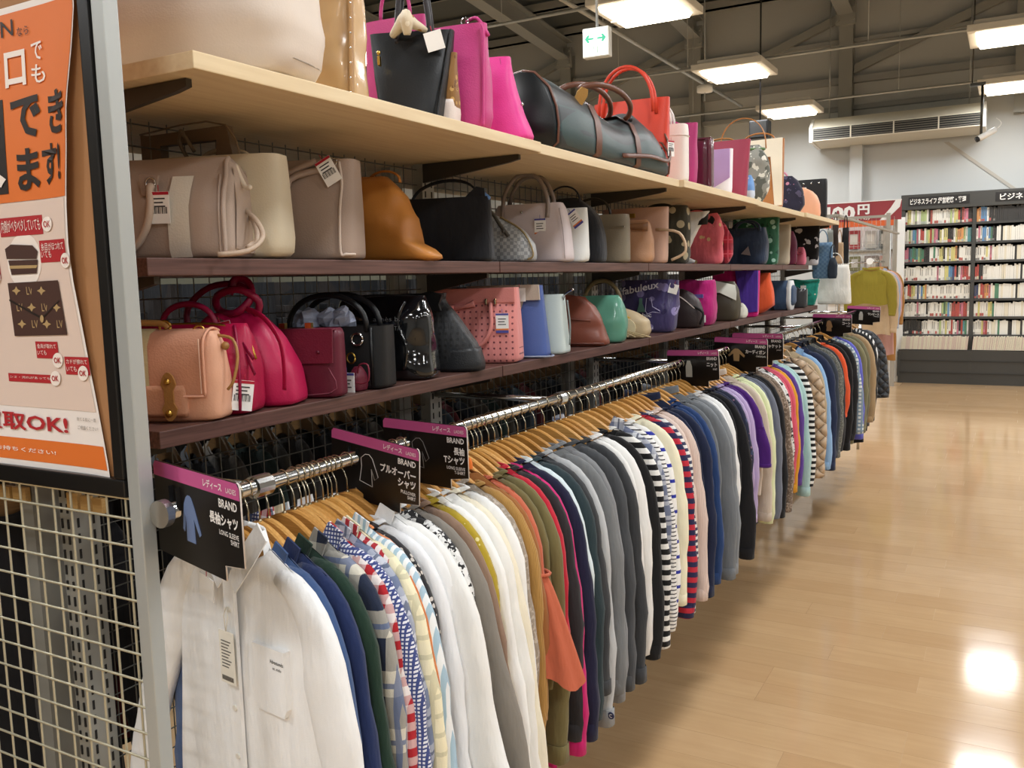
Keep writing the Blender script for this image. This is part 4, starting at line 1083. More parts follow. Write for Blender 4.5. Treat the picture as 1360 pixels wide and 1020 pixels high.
placed = []; prev_short = 'pink and black sign'
for i, g in enumerate(Gm):
    u, short, cat, cs, collar, sl, hl, op = g
    op = dict(op); y = ys[i]
    yaw = math.radians(op.pop('yaw', yaw_at(y)+rnd.uniform(-4, 4)*(0 if i < 1 else 1)))
    emblem = op.pop('emblem', 0); ruffle = op.pop('ruffle', 0); quilt = op.pop('quilt', 0); hemc = op.pop('hem', None); cuffc = op.pop('cuff', None)
    mat = quilt_mat(cs) if quilt else cspec(cs)
    dh = rnd.uniform(-.02, .03)
    if 'hem' is None: pass
    lbl = '%s on a wooden hanger, just behind the %s' % (short, prev_short)
    if len(lbl.split()) > 16: lbl = '%s, behind the %s' % (short, prev_short)
    r_ = garment({'t-shirt': 't_shirt'}.get(cat, cat), lbl, cat, y, yaw, mat, collar, sl, hl+dh, seed=i+3, neck=rnd.uniform(.10, .122) if collar not in ('shirt', 'coat', 'turtle') else (.095 if collar == 'shirt' and i else .075),
                 hem=cloth(hemc) if hemc else None, cuffm=(cloth(cuffc) if cuffc else None), **op)
    hanger(y, yaw, 'wooden hanger carrying the %s' % short)
    placed.append((y, short, cs, yaw))
    sd = [c for c in r_.children if c.name.startswith('sleeve')]
    if emblem:
        b = MB(); vz = zsh(.2)-sl*.9; vx = .2-.002+op.get('out', .05)*.62
        disc(b, (vx+.004, vz), .009, (-.0225, -.0205), 12, 0); o_ = b.build('sleeve_emblem', plain('#2b3258', .6), r_)
        b = MB(); text(b, 'C', vx, vz-.005, vx+.008, vz+.005, -.0232, 0, .03); b.build('emblem_letter', plain('#d8d8d8', .6), r_)
    if ruffle:
        b = MB(); zz = zsh(.2)-sl*.42; vx = .2+.012
        rings = []
        for s in range(9):
            q_ = s/8; w_ = .034+.062*q_**.8
            rings.append([(vx+.03*q_+math.cos(a)*w_*(1+.05*math.sin(7*a)), math.sin(a)*(.018+.016*q_)*(1+.2*math.sin(9*a+q_*2)), zz-.225*q_+.012*math.sin(3*a)*q_) for a in [2*PI*k/36 for k in range(36)]])
        loft(b, rings); b.build('ruffle_cuff', mat, r_)
        b = MB()
        for sx in (-1, 1): tube(b, arc(0, 2*PI, 12, lambda a: (vx+sx*(.022-.02*math.cos(a)), -.028, zz+.012*math.sin(a)+.004)), .003, 5)
        tube(b, arc(0, 2*PI, 16, lambda a: (vx+.043*math.cos(a), .024*math.sin(a), zz)), .004, 5); b.build('tie_bow', mat, r_)
    if i == 0:
        # pocket with embroidery, two paper tags
        wm = mat
        b = MB(); o_ = [(.050, -.33), (.058, -.345), (.125, -.345), (.133, -.33), (.133, -.235), (.050, -.235)]
        prism(b, o_, -.0245, -.012); b.build('chest_pocket', wm, r_)
        b = MB(); text(b, 'Adventureds', .098, -.2585, .131, -.252, -.0255, 0, .01); text(b, 'est. studio', .104, -.268, .126, -.263, -.0255); b.build('pocket_lettering', BLACK, r_)
        o_ = obj('price_tag', CARDS['square'], r_, (-.040, -.040, -.128)); o_.rotation_euler = (.1, .25, 0)
        b = MB(); box(b, (-.02, -.038, -.315), (.02, -.0365, -.225), 0, .0005); tube(b, [(.0, -.037, -.226), (.006, -.036, -.2), (0, -.034, -.185), (-.005, -.036, -.2), (0, -.037, -.226)], .001, 4, 0)
        for k in range(9): box(b, (-.014, -.0386, -.243-k*.0055), (.012-.004*(k % 3), -.0379, -.2415-k*.0055), 1)
        for k in range(16): box(b, (-.016+k*.002, -.0386, -.310), (-.0152+k*.002, -.0379, -.302), 1)
        b.build('swing_tag', [plain('#ece7da', .7), plain('#5a554f', .7)], r_)
    if i in (9, 23, 43): price_tag(r_, .03, -.03, -.085, ('bar', 'bar', 'square')[(9, 23, 43).index(i)], 0, .5)
    prev_short = short
# the tops squeezed between them, seen mostly by their hangers and shoulders
nf = 0
for (ya, sa, ca, wa), (yb, sb_, cb, wb_) in zip(placed, placed[1:]):
    if sa.startswith('pale aqua'): break
    gap = yb-ya; k = int(gap/(.026 if ya < 1.75 else .034))
    for j in range(1, k):
        y = ya+gap*j/k; c = (cb if isinstance(cb, str) else cb[0])
        yaw = wa+(wb_-wa)*j/k
        w_ = ('first', 'second', 'third', 'fourth', 'fifth', 'sixth')[j-1]
        sa_ = ' '.join(sa.split()[:4]); 
        garment('folded_top', '%s plain top squeezed in behind the %s' % (w_, sa), 'top', y, yaw, cloth(c), 'boat', rnd.uniform(.42, .5), rnd.uniform(.56, .62), out=.02, sw=.045, t=.009, seed=500+nf, neck=.12, cuffm=False, hw=.19)
        hanger(y, yaw, 'wooden hanger of the %s top behind the %s' % (w_, sa)); nf += 1
# mustard sweater group on the front-facing arm beyond the rack
arm = thing('display_rail', 'chrome arm with a round white end holding the mustard sweater', 'rail', (0, 0, 0))
my = 10.25; _p = on_y(1157, 347, my); mx, mz = _p.x, _p.z
b = MB(); tube(b, [(mx, my-.1, mz), (mx, my+1.1, mz)], .012, 8); tube(b, [(mx, my+1.1, mz), (mx-.5, my+1.1, mz), (mx-.5, my+1.1, 0)], .014, 8); b.build('arm', CHROME, arm)
b = MB(); disc(b, (mx, mz), .035, (my-.115, my-.1), 16); b.build('end_disc', WHITE, arm)
gl = [('mustard roll-neck sweater', 'sweater', '#8f8026', 'turtle', .46, .46, 4), ('sand beige long cardigan', 'cardigan', '#c0a685', 'crew', .66, .80, -5), ('grey blue denim shirt', 'shirt', '#9aa6bb', 'shirt', .62, .76, -8), ('dusty pink dress', 'dress', '#c79a92', 'crew', .5, 1.05, -10), ('caramel brown coat', 'coat', '#a67842', 'coat', .6, 1.12, -10)]
pv = 'round white arm end'
for k, (sh, cat, c, colr, sl, hl, yw) in enumerate(gl):
    yy = my+.0+k*.2; yaw = math.radians(yw)
    garment(cat, '%s on the front-facing arm, behind the %s' % (sh, pv), cat, yy, yaw, cloth(c) if k else cloth(c, 'knit', None, None, 70.0), colr, sl, hl, seed=900+k, x=mx, z=mz, t=.025, sw=.062, out=.05, group='clothes on the front-facing arm', neck=.09)
    hanger(yy, yaw, 'wooden hanger carrying the %s' % sh, mx, mz); pv = sh

# ---------------------------------------------------------------- what shows through the wire: the other side of the rack
bx = -1.90
b = MB(); tube(b, [(bx, G0, 1.165), (bx, G1, 1.165)], .0125, 8); b.build('hang_rail', CHROME, rack)
bc = ['#26211f', '#3f3a36', '#242a33', '#4a443a', '#6d2b2e', '#33383d', '#2a3a34', '#53606a', '#1d1c1f', '#5a5248']
bn = ['black', 'dark brown', 'dark navy', 'dull khaki', 'dark red', 'charcoal', 'deep green', 'grey blue', 'jet black', 'stone brown']
y = G0+.10; k = 0
while y < G1-.1:
    yaw = math.radians(rnd.uniform(-28, -12)); cidx = (k*7+k//10) % 10
    garment('back_row_top', '%s garment hung on the far side of the rack, behind the wire' % bn[cidx], 'top', y, yaw, cloth(bc[cidx]), 'boat', .5, .64, seed=1200+k, x=bx, z=1.165, neck=.12, cuffm=False, out=.02, group='clothes on the far side of the rack', both=(k < 4))
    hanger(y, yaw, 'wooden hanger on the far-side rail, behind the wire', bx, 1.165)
    y += .085 if y < 4 else .16; k += 1
# shoes on the far-side shelves
def shoe_data(c, sole, hi):
    b = MB(); rings = []
    for i in range(13):
        s = i/12; x = -.13+.26*s
        w = .030+.012*math.sin(PI*min(1, s*1.05))-.018*max(0, s-.86)/.14
        h = (.09+hi) if s < .30 else .09+hi-(.045+hi)*min(1, (s-.30)/.28) if s < .58 else .045-.02*max(0, (s-.75)/.25)
        rings.append([(x, w*sup(2*PI*j/14, 2.5)[0], .02+h*(.5+.5*sup(2*PI*j/14, 2.3)[1])) for j in range(14)])
    loft(b, rings, True, True); up = b.mesh('upper', c)
    b = MB(); rings = [[((-.135+.27*(.5+.5*math.cos(a))), .036*math.sin(a)*(1+.15*math.cos(a)), z) for a in [2*PI*j/24 for j in range(24)]] for z in (0, .024)]
    loft(b, rings, True, True); so = b.mesh('sole', sole)
    b = MB()
    for q_ in range(4): tube(b, [(.0-.018*q_+.03, -.02, .088+.012*q_+hi*.2*q_/3), (.0-.018*q_+.03, .02, .088+.012*q_+hi*.2*q_/3)], .003, 4)
    la = b.mesh('laces', sole)
    b = MB(); disc(b, (-.105, 0), .02, (.02+.09+hi-.004, .02+.09+hi+.002), 12, 0, 'z', .022); ins = b.mesh('opening', DARK)
    return up, so, la
SHC = [('black', '#1f1e20', '#d9d5cc', 0), ('dark red', '#8a2f31', '#e9e4da', 0), ('cream', '#d9d2c0', '#b9b2a2', .05), ('white', '#e4e1da', '#c9c5bc', 0), ('grey', '#6d6c6a', '#d2cec4', .03), ('navy', '#2c3550', '#e6e1d6', 0)]
SHD = [shoe_data(leather(c, .5), plain(s, .6), h) for _, c, s, h in SHC]
shn = 0
for z, zl in ((Z_MID+.0705, 'upper'), (Z_LOW-.0195, 'lower')):
    y = G0+.12; k = 0
    while y < G1-.25 and k < 46:
        ci = (k*5+k//3+(2 if zl == 'upper' else 0)) % 6
        nm = SHC[ci][0]
        t = thing('shoe', '%s shoe on the %s far-side shelf, seen through the wire' % (nm, zl), 'shoe', (-1.815, y, z), math.radians(rnd.uniform(-8, 8)), 'shoes on the far side of the rack')
        for nme, me in zip(('upper', 'sole', 'laces'), SHD[ci]): obj(nme, me, t)
        y += .105 if k % 2 == 0 else .13; k += 1; 
# a dark backdrop of clothes beyond the near wire grid
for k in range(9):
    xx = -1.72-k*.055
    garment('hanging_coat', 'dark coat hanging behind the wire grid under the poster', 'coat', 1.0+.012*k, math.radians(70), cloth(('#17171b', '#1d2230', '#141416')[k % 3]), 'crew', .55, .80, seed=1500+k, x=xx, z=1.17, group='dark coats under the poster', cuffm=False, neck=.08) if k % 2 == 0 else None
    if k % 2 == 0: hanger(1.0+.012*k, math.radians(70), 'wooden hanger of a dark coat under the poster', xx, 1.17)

# ================================================================ bags
SMOOTH[0] = True
SH = {'top': (Z_TOP, -1.315), 'mid': (Z_MID, -1.385), 'low': (Z_LOW, -1.385)}
EDGE = {'top': -1.152, 'mid': -1.262, 'low': -1.262}
WID = {'top': .30, 'mid': .285, 'low': .275}
def place(shelf, uL, uR, vT, t, yaw, xc=None, z=None, W=None):
    if W:
        zz = SH[shelf][0]; c, s = math.cos(yaw), math.sin(yaw); y = 2.0
        x = EDGE[shelf]-max(c*W/2+s*t/2, c*W/2-s*t/2)
        if xc is not None: x += xc
        for _ in range(30):
            um = max(proj((x+c*W/2+s*q*t/2, y+s*W/2-c*q*t/2, zz+.1))[0] for q in (-1, 1))
            y = y_at(proj((x, y, zz+.1))[0]+uR-um, x, zz+.1)
        fx, fy = x+s*t/2, y-c*t/2; lo_, hi_ = -.2, 1.2
        for _ in range(30):
            m_ = (lo_+hi_)/2
            if proj((fx, fy, zz+m_))[1] > vT: lo_ = m_
            else: hi_ = m_
        return (x, y, zz), W, lo_
    zz, xd = SH[shelf]; x = xc if xc is not None else xd; zz = z if z is not None else zz
    w = .3; y = y_at((uL+uR)/2, x, zz+.1); c, s = math.cos(yaw), math.sin(yaw); h = .2
    for _ in range(25):
        us = [proj((x+c*a*w/2-s*q*t/2, y+s*a*w/2+c*q*t/2, zz+h*.4))[0] for a in (-1, 1) for q in (-1, 1)]
        lo, hi = min(us), max(us)
        w = max(.03, w*(.4+.6*(uR-uL)/(hi-lo)))
        um = proj((x, y, zz+.1))[0]
        y = y_at(um+((uL+uR)-(lo+hi))/2*.8, x, zz+.1)
        fx, fy = x+s*t/2, y-c*t/2
        # height from the picture line at the front face
        lo_, hi_ = -.2, 1.2
        for _ in range(30):
            m_ = (lo_+hi_)/2
            if proj((fx, fy, zz+m_))[1] > vT: lo_ = m_
            else: hi_ = m_
        h = lo_
    return (x, y, zz), w, h
def bag_body(b, w, t, h, prof, ex=4.5, n=36, wr=0.0, seed=0, rows=14, open_=True, m=0, mi=1, bulge=0.0):
    """rows of rounded rectangles from base to rim; prof = (height, width, depth, shift x, shift y)"""
    def ip(s):
        for p, q in zip(prof, prof[1:]):
            if p[0] <= s <= q[0]:
                k = (s-p[0])/max(1e-6, q[0]-p[0]); return [p[i]+(q[i]-p[i])*k for i in range(1, 5)]
        return list(prof[-1][1:])
    P_ = [(p+(0, 0))[:5] for p in [tuple(p) for p in prof]]; prof = P_
    rings = []
    def ring(s, k=1.0, dz=0.0):
        wf, tf, dx, dy = ip(s); out = []
        for j in range(n):
            cx, cy = sup(2*PI*(j+.5)/n, ex)
            x = cx*w/2*wf*k+dx*w; y = cy*t/2*tf*k+dy*t; z = s*h+dz
            if bulge: y += math.copysign(1, cy)*bulge*t*(1-min(1, abs(cx))**2)*math.sin(PI*s)*abs(cy)
            if wr:
                q = noise.noise_vector((x*9+seed, y*9+seed*.7, z*11))*wr*min(1, s*4); q2 = noise.noise_vector((x*26+seed, y*26, z*22))*wr*.4*min(1, s*4)
                x += (q.x+q2.x)*.6; y += q.y+q2.y; z += (q.z*.5)*(s > .3)
            out.append((x, y, max(.0005, z)))
        return out
    rings = [ring(0, .90), ring(0, .97, .004)]
    for i in range(rows+1): rings.append(ring(max(.03, i/rows)))
    loft(b, rings, True, not open_, m)
    if open_:
        r1 = rings[-1]; wf, tf, dx, dy = ip(1.0)
        inner = [[(p[0]*.965, p[1]*.90, p[2]-.001) for p in r1], [(p[0]*.93, p[1]*.8, p[2]-.25*h) for p in r1]]
        loft(b, [r1, inner[0]], m=m); loft(b, inner, False, True, mi)
PROFS = {
 'tote': [(0, .92, .95), (.1, .95, 1), (.5, .97, .85), (1, 1.0, .5)],
 'trap': [(0, .74, 1), (.12, .78, 1), (.5, .88, .8), (1, 1.0, .35)],
 'trapdown': [(0, 1, 1), (.15, 1, 1), (.6, .93, .75), (1, .84, .35)],
 'box': [(0, .97, .96), (.08, 1, 1), (.9, 1, .96), (1, .98, .9)],
 'slim': [(0, .95, 1), (.1, 1, 1), (.8, .99, .7), (1, .98, .45)],
 'boston': [(0, .95, .95), (.1, 1, 1), (.55, 1, .9), (.85, .93, .45), (1, .86, .16)],
 'dome': [(0, .96, .95), (.12, 1, 1), (.45, .97, .95), (.7, .85, .8), (.88, .62, .55), (1, .28, .3)],
 'slouch': [(0, .90, .9), (.1, .99, 1), (.45, 1, .95), (.75, .93, .75), (.92, .86, .5), (1, .78, .3)],
 'bucket': [(0, .86, .9), (.15, .95, 1), (.6, .98, .95), (.85, .93, .8), (1, .88, .7)],
 'pouch': [(0, .8, .8), (.2, 1, 1), (.6, .96, .95), (.85, .75, .6), (1, .5, .3)],
 'roll': [(0, .7, .7), (.25, 1, 1), (.75, 1, 1), (1, .7, .5)],
}
def handle_arc(b, a, y, z0, hh, r, flat=None, lean=0.0, n=16, sag=False):
    tube(b, arc(PI, 0, n, lambda q: (a*math.cos(q), y+lean*math.sin(q), z0+hh*math.sin(q)**(.8 if not sag else 1))), r, 8, 0, flat)
def bag(name, label, cat, shelf, uL, uR, vT, style, mat, t=.10, yaw=0.0, xc=None, grp=None, ex=4.5, wr=0.0, open_=True, lining=DARK, prof=None, z=None, bulge=.05, seed=None, partname='body', W=0, fit=False):
    if W == 0: W = None if (fit or name in ('pouch', 'charm_pouch')) else WID[shelf]
    if W:
        yaw = yaw*.5+(22 if uR < 500 else 17 if uR < 760 else 9 if uR < 900 else 3)*(.7 if shelf == 'top' else 1); xc = None
    loc, w, h = place(shelf, uL, uR, vT, t, math.radians(yaw), xc, z, W)
    root = thing(name, label, cat, loc, math.radians(yaw), grp or {'top': 'bags on the pale top board', 'mid': 'bags on the upper brown shelf', 'low': 'bags on the lower brown shelf'}[shelf])
    b = MB(); bag_body(b, w, t, h, prof or PROFS[style], ex, 36, wr, seed if seed is not None else int(uL), 14, open_, bulge=bulge)
    b.build(partname, [mat, lining], root)
    return root, w, t, h
def add(root, name, mat, fn, smooth=None):
    b = MB(); fn(b); return b.build(name, mat, root)
def arch2(root, mat, a, hh, z0, ys, r=.006, flat=None, lean=0.0):
    for y in ys: add(root, 'handle', mat, lambda b: handle_arc(b, a, y, z0, hh, r, flat, lean))
def droop(root, mat, a, y, z0, drop, r=.006, flat=None):
    add(root, 'handle', mat, lambda b: tube(b, arc(PI, 2*PI, 14, lambda q: (a*math.cos(q), y-.012*abs(math.sin(q)), z0+drop*math.sin(q))), r, 8, 0, flat))
def rings_at(root, mat, pts, r=.012, th=.002, plane='x'):
    for p in pts:
        b = MB(); tube(b, arc(0, 2*PI, 12, lambda q: (p[0]+r*math.cos(q), p[1], p[2]+r*math.sin(q))), th, 5); b.build('metal_ring', mat, root)
def stitch(b, pts, m=0):
    tube(b, pts, .0008, 4, m)

# ---- top board
BG = 'bags on the pale top board'
cream = leather('#dccfc2', .55, .12)
r_, w, t, h = bag('tote_bag', 'large pale cream bag nearest the post on the top board, cut by the picture top', 'bag', 'top', 108, 446, -70, 'tote', cream, .20, 14, fit=True, xc=-1.33, wr=.012, bulge=.12, prof=[(0, .86, .9), (.12, .95, 1), (.4, 1, 1), (.7, .98, .9), (1, .92, .6)])
arch2(r_, cream, w*.22, .13, h-.01, (-t*.3, t*.3), .008)
add(r_, 'base_seam', plain('#a89c90', .6), lambda b: tube(b, arc(0, 2*PI, 36, lambda q: (sup(q, 4.5)[0]*w*.475, sup(q, 4.5)[1]*t*.485, .03)), .0016, 5, closed=False))
gold = leather('#c9a678', .25, .2, .3, 40.0)
r_, w, t, h = bag('tote_bag', 'crinkled gold tan tote with small studs down its edge', 'bag', 'top', 385, 497, -60, 'tote', gold, .10, 8, fit=True, xc=-1.28, wr=.016)
add(r_, 'edge_binding', leather('#a57d4c', .4), lambda b: tube(b, [(w*.47, -t*.45+.02*i/10, .01+h*.97*i/10) for i in range(11)], .010, 6, 0, .004))
def studs(b):
    for i in range(9): ball(b, (w*.475, -t*.5+.02*i/9, .02+h*.10*i), .0035, 6)
add(r_, 'studs', CHROME, studs)
arch2(r_, gold, w*.25, .12, h-.01, (-t*.25, t*.25), .007)
blk = leather('#101112', .46, .15)
r_, w, t, h = bag('tote_bag', 'black winged tote with a scarf knotted at its handles and a white tag', 'bag', 'top', 482, 614, 31, 'trap', blk, .17, 22, fit=True, xc=-1.275, open_=True, ex=5, prof=[(0, .70, 1), (.1, .72, 1), (.5, .86, .72), (1, 1.0, .22)], bulge=.02)
add(r_, 'gusset_seam', blk, lambda b: [tube(b, [(w*(.355+.145*s)-.004, -t*(.5-.39*s)-.001, h*s) for s in (0.02, .1, .3, .5, .7, .9, .99)], .0035, 6), tube(b, [(w*(.20+.0*s), -t*(.5-.39*s)-.003, h*s) for s in (0.02, .1, .3, .5, .7, .9, .99)], .0025, 6)])
blk2 = leather('#221a1c', .4)
for yy in (-t*.08, t*.08): add(r_, 'handle', blk2, lambda b: tube(b, [(-w*.16, yy-.012, h*.86), (-w*.15, yy-.008, h+.02), (-w*.10, yy, h+.11), (0, yy, h+.15), (w*.14, yy, h+.12), (w*.22, yy-.008, h+.03), (w*.23, yy-.012, h*.88)], .0065, 8))
scarf = cloth('#d8c9ae', 'floral', '#a5762f', '#efe6d2', 30.0, .25, .5)
add(r_, 'scarf', scarf, lambda b: (tube(b, [(-w*.2, -t*.18, h*.95), (-w*.08, -t*.3, h+.004), (0, -t*.34, h+.012), (w*.09, -t*.28, h+.006), (w*.2, -t*.16, h*.985)], [.008, .014, .022, .012, .006], 8), tube(b, [(0, -t*.34, h+.03), (.004, -t*.40, h+.01), (.002, -t*.36, h-.02)], [.012, .017, .008], 8)))
price_tag(r_, w*.27, -t*.30, h*1.0, 'square', .1, -.25, s=1.05)
add(r_, 'clasp', GOLD, lambda b: (box(b, (-w*.33, -t*.47, h*.60), (-w*.30, -t*.37, h*.70), 0, .002), ball(b, (-w*.315, -t*.44, h*.73), .005, 6)))
mag = leather('#b83876', .45); hot = leather('#df3f93', .5); hot2 = leather('#c44080', .45)
r_, w, t, h = bag('shoulder_bag', 'tall magenta bag peeking out behind the black winged tote', 'bag', 'top', 484, 575, 22, 'slim', mag, .05, 5, fit=True, xc=-1.47)
arch2(r_, mag, w*.25, .10, h-.01, (0,), .005)
br = cloth('#8a6231', 'floral', '#c19a58', '#6d4722', 55.0, .3, .5)
r_, w, t, h = bag('tote_bag', 'brown paisley and off-white bag between black and pink totes', 'bag', 'top', 520, 616, 72, 'tote', br, .06, 8, fit=True, xc=-1.26, wr=.008)
add(r_, 'pale_base', leather('#e4d6cf', .5), lambda b: bag_body(b, w*.97, t*1.05, h*.36, [(0, .95, 1), (.5, 1, 1), (1, .98, .98)], 4.5, 36, .004, 3, 6, False))
arch2(r_, br, w*.2, .05, h-.01, (0,), .004)
r_, w, t, h = bag('shoulder_bag', 'tall deep pink tote with a ring at its side', 'bag', 'top', 600, 660, 36, 'slim', hot2, .085, -12, xc=-1.28, wr=.006, prof=[(0, .9, 1), (.12, 1, 1), (.5, .98, .9), (1, .97, .45)])
add(r_, 'edge_piping', hot2, lambda b: tube(b, [(w*.49-.006*(s > .9), -t*(.46-.2*s), h*s) for s in (.03, .15, .3, .5, .7, .9, .98)], .003, 6))
rings_at(r_, CHROME, [(w*.30, -t*.1, h+.008), (-w*.46, -t*.32, h*.72)], .010)
add(r_, 'handle', hot2, lambda b: tube(b, [(w*.3, 0, h+.01), (w*.40, .0, h+.015), (w*.5, .0, h-.03)], .005, 6))
r_, w, t, h = bag('shoulder_bag', 'hot pink soft bag in front of the tartan boston bag', 'bag', 'top', 650, 710, 76, 'slouch', hot, .10, -10, xc=-1.27, wr=.007, prof=[(0, .98, 1, .02), (.08, 1, 1, .02), (.25, .92, .95, 0), (.6, .86, .8, -.04), (1, .80, .35, -.06)])
add(r_, 'seam', plain('#b92d77', .5), lambda b: tube(b, [(w*.34, -t*.30, h*.5), (w*.30, -t*.26, h*.75), (w*.26, -t*.16, h*.98)], .0014, 5))
add(r_, 'zip_pull', CHROME, lambda b: ball(b, (w*.47, -.02, h*.42), .005, 6))
# tartan boston bag, lying along the board
def tartan_boston():
    tm = cloth('#15252b', 'plaid', '#0c1215', '#1f4040', 14.0, .5, .36, .0); endm = leather('#101213', .4, .1); brn = leather('#6b4536', .4)
    z0, xx = SH['top'][0], -1.27
    ya, yb = y_at(738, -1.15, z0+.05), y_at(888, -1.15, z0+.05)
    L = yb-ya; hh = .215; rx = .118
    t = thing('boston_bag', 'dark tartan boston bag with brown straps lying along the top board', 'bag', (xx, (ya+yb)/2, z0), 0, BG)
    b = MB(); rings = []
    prof_ = [(0, 1.0), (.14, 1.02), (.26, .90), (.42, .80), (.56, .74), (.68, .84), (.78, .98), (.88, .90), (.95, .70), (1, .52)]
    def hp(q):
        for (a, x0), (c_, x1) in zip(prof_, prof_[1:]):
            if a <= q <= c_:
                k = (q-a)/(c_-a); k = k*k*(3-2*k); return x0+(x1-x0)*k
        return .5
    for i in range(25):
        s = i/24; yy = (s-.5)*L; H = hh*hp(s); k = .97+.03*min(1, min(s, 1-s)*20)
        q = [(-.86, 0), (-1, .06), (-1.03, .3), (-.98, .55), (-.80, .80), (-.42, .97), (-.12, 1.0), (.12, 1.0), (.42, .97), (.80, .80), (.98, .55), (1.03, .3), (1, .06), (.86, 0)]
        w_ = 1+.05*math.sin(PI*s)+.03*math.sin(9*s)
        rings.append([(x*rx*k*w_, yy, z*H+(.006*math.sin(17*s+x*4) if z > .3 else 0)) for x, z in q])
    zmin = min(p[2] for r in rings for p in r)
    rings = [[(p[0], p[1], p[2]-zmin+.001) for p in r] for r in rings]
    loft(b, rings, True, True); b.build('body', tm, t)
    b = MB(); e = rings[1]; loft(b, [[(p[0]*1.0, -L/2-.004, p[2]) for p in rings[1]], [(p[0]*.97, -L/2-.010, p[2]*.98+.002) for p in rings[1]]], False, True); b.build('end_panel', endm, t)
    for yy, k in ((-L*.49, 1), (L*.49, 15)):
        b = MB(); tube(b, [(p[0]*1.02, yy, p[2]*1.01+.002) for p in rings[1 if k == 1 else 23]], .004, 6, closed=True); b.build('piping', brn, t)
    for s in (.30, .66):
        i = round(s*24); b = MB(); R0 = rings[i]
        loft(b, [[(p[0]*1.025, (s-.5)*L+d, p[2]*1.02+.0005) for p in R0] for d in (-.022, .022)], m=0); loft(b, [[(p[0]*1.01, (s-.5)*L+d, p[2]) for p in R0] for d in (.022, -.022)]); b.build('strap', brn, t)
    for sx, ln in ((.62, .035), (.0, .05)):
        b = MB(); tube(b, arc(PI, 0, 14, lambda q: (sx*rx+.06*math.sin(q), -.03*L+L*.20*math.cos(q), hh*(.80-.08*math.cos(q))+ln*math.sin(q)+.02)), .0095, 8); b.build('handle', brn, t)
    b = MB(); prism(b, [(-.017, 0), (.017, 0), (.02, .03), (.012, .048), (-.012, .048), (-.02, .03)], -.002, .002); o = b.build('luggage_tag', leather('#b08a4f', .45), t, (rx*.86, -L*.30, hh*.72)); o.rotation_euler = (.5, .25, 1.1)
    b = MB(); tube(b, [(0, -L*.47, hh*1.0), (0, -L*.36, hh*1.02), (0, -L*.2, hh*.87), (0, 0, hh*.77)], .004, 6, 0, .008); b.build('zipper', GOLD, t)
    b = MB(); tube(b, [(0, -L*.5, hh*.96), (.012, -L*.47, hh*1.02), (.05, -L*.44, hh*.93)], .005, 6); b.build('zip_tab', GOLD, t)
    b = MB(); tube(b, [(rx*.9, L*.5, hh*.75), (rx*1.06, L*.5, hh*.5), (rx*1.12, L*.46, hh*.26), (rx*1.16, L*.25, .05), (rx*1.1, 0, .028)], .008, 6, 0, .003); b.build('shoulder_strap', brn, t)
    for c_ in ((rx*.60, L*.22, hh*.84, .012), (rx*1.0, L*.42, hh*.45, .006)):
        b = MB(); ball(b, c_[:3], c_[3], 8); b.build('stud', plain('#3a3a3c', .3, .6), t)
    price_tag(t, rx*1.10, L*.50, hh*.68, 'bar', PI/2*.8, 0)
tartan_boston()
def std_top(u0, u1, v, style, mat, lab, t=.09, yaw=-8, hm=None, hh=.10, a=.25, r=.006, name='tote_bag', **k):
    R_, w, t, h = bag(name, lab, 'bag', 'top', u0, u1, v, style, mat, t, yaw, **k)
    if hm: arch2(R_, hm, w*a, hh, h-.008, (-t*.2, t*.2), r)
    return R_, w, t, h
redm = leather('#d9452f', .4)
R_, w, t, h = std_top(856, 894, 132, 'tote', redm, 'orange red tote with a round arched handle behind the tartan bag', hm=None, xc=-1.25)
for y in (-.02, .02): add(R_, 'handle', redm, lambda b: handle_arc(b, w*.36, y-.05, h*.8, .175, .0065))
wm_ = leather('#efe6df', .45)
R_, w, t, h = std_top(884, 918, 168, 'box', wm_, 'tall white tote with a thin white handle, beside the orange red tote', hm=wm_, hh=.11, a=.3, r=.005, xc=-1.24)
add(R_, 'rim_band', wm_, lambda b: tube(b, arc(0, 2*PI, 36, lambda q: (sup(q, 5)[0]*w*.505, sup(q, 5)[1]*t*.5, h*.80)), .0018, 5))
mg2 = leather('#b23473', .45)
R_, w, t, h = std_top(900, 931, 166, 'tote', mg2, 'magenta folded tote between the tall white bag and wine bag', wr=.006, hm=mg2, hh=.02)
wine = leather('#5a2233', .2, .1, .6)
R_, w, t, h = std_top(922, 951, 186, 'box', wine, 'glossy dark wine bag with a piped front edge', hm=wine, hh=.03, xc=-1.23)
add(R_, 'piping', wine, lambda b: tube(b, [(w*.5*c_, -t*.5, h*z_) for c_, z_ in ((-.9, .03), (.9, .03), (.97, .1), (.97, .9), (.9, .97), (-.9, .97))], .003, 6))
lil = leather('#c9a6dd', .5, .1)
R_, w, t, h = std_top(944, 977, 200, 'tote', leather('#f3eef2', .5), 'lilac and white small tote with a white cord', xc=-1.22)
add(R_, 'lilac_flap', lil, lambda b: prism(b, [(-w*.48, h), (w*.5, h*.98), (w*.5, h*.35), (w*.1, h*.04)], -t*.52, -t*.46))
add(R_, 'cord', plain('#f1e9e4', .6), lambda b: tube(b, [(-w*.1, -t*.3, h*.98), (-w*.05, -t*.3, h+.05), (w*.12, -t*.35, h+.03), (w*.16, -t*.5, h*.9)], .004, 6))
brg = leather('#9c3a50', .42)
R_, w, t, h = std_top(950, 1000, 187, 'trapdown', brg, 'wide burgundy tote standing behind the lilac bag', hm=None, xc=-1.33, prof=[(0, .84, 1), (.1, .86, 1), (1, 1, .4)])
arch2(R_, leather('#b5793f', .4), w*.22, .02, h-.006, (0,), .004)
camo = cloth('#8f8f86', 'camo', '#5d6058', '#dedccf', 16.0)
tan_ = leather('#b3743c', .4)
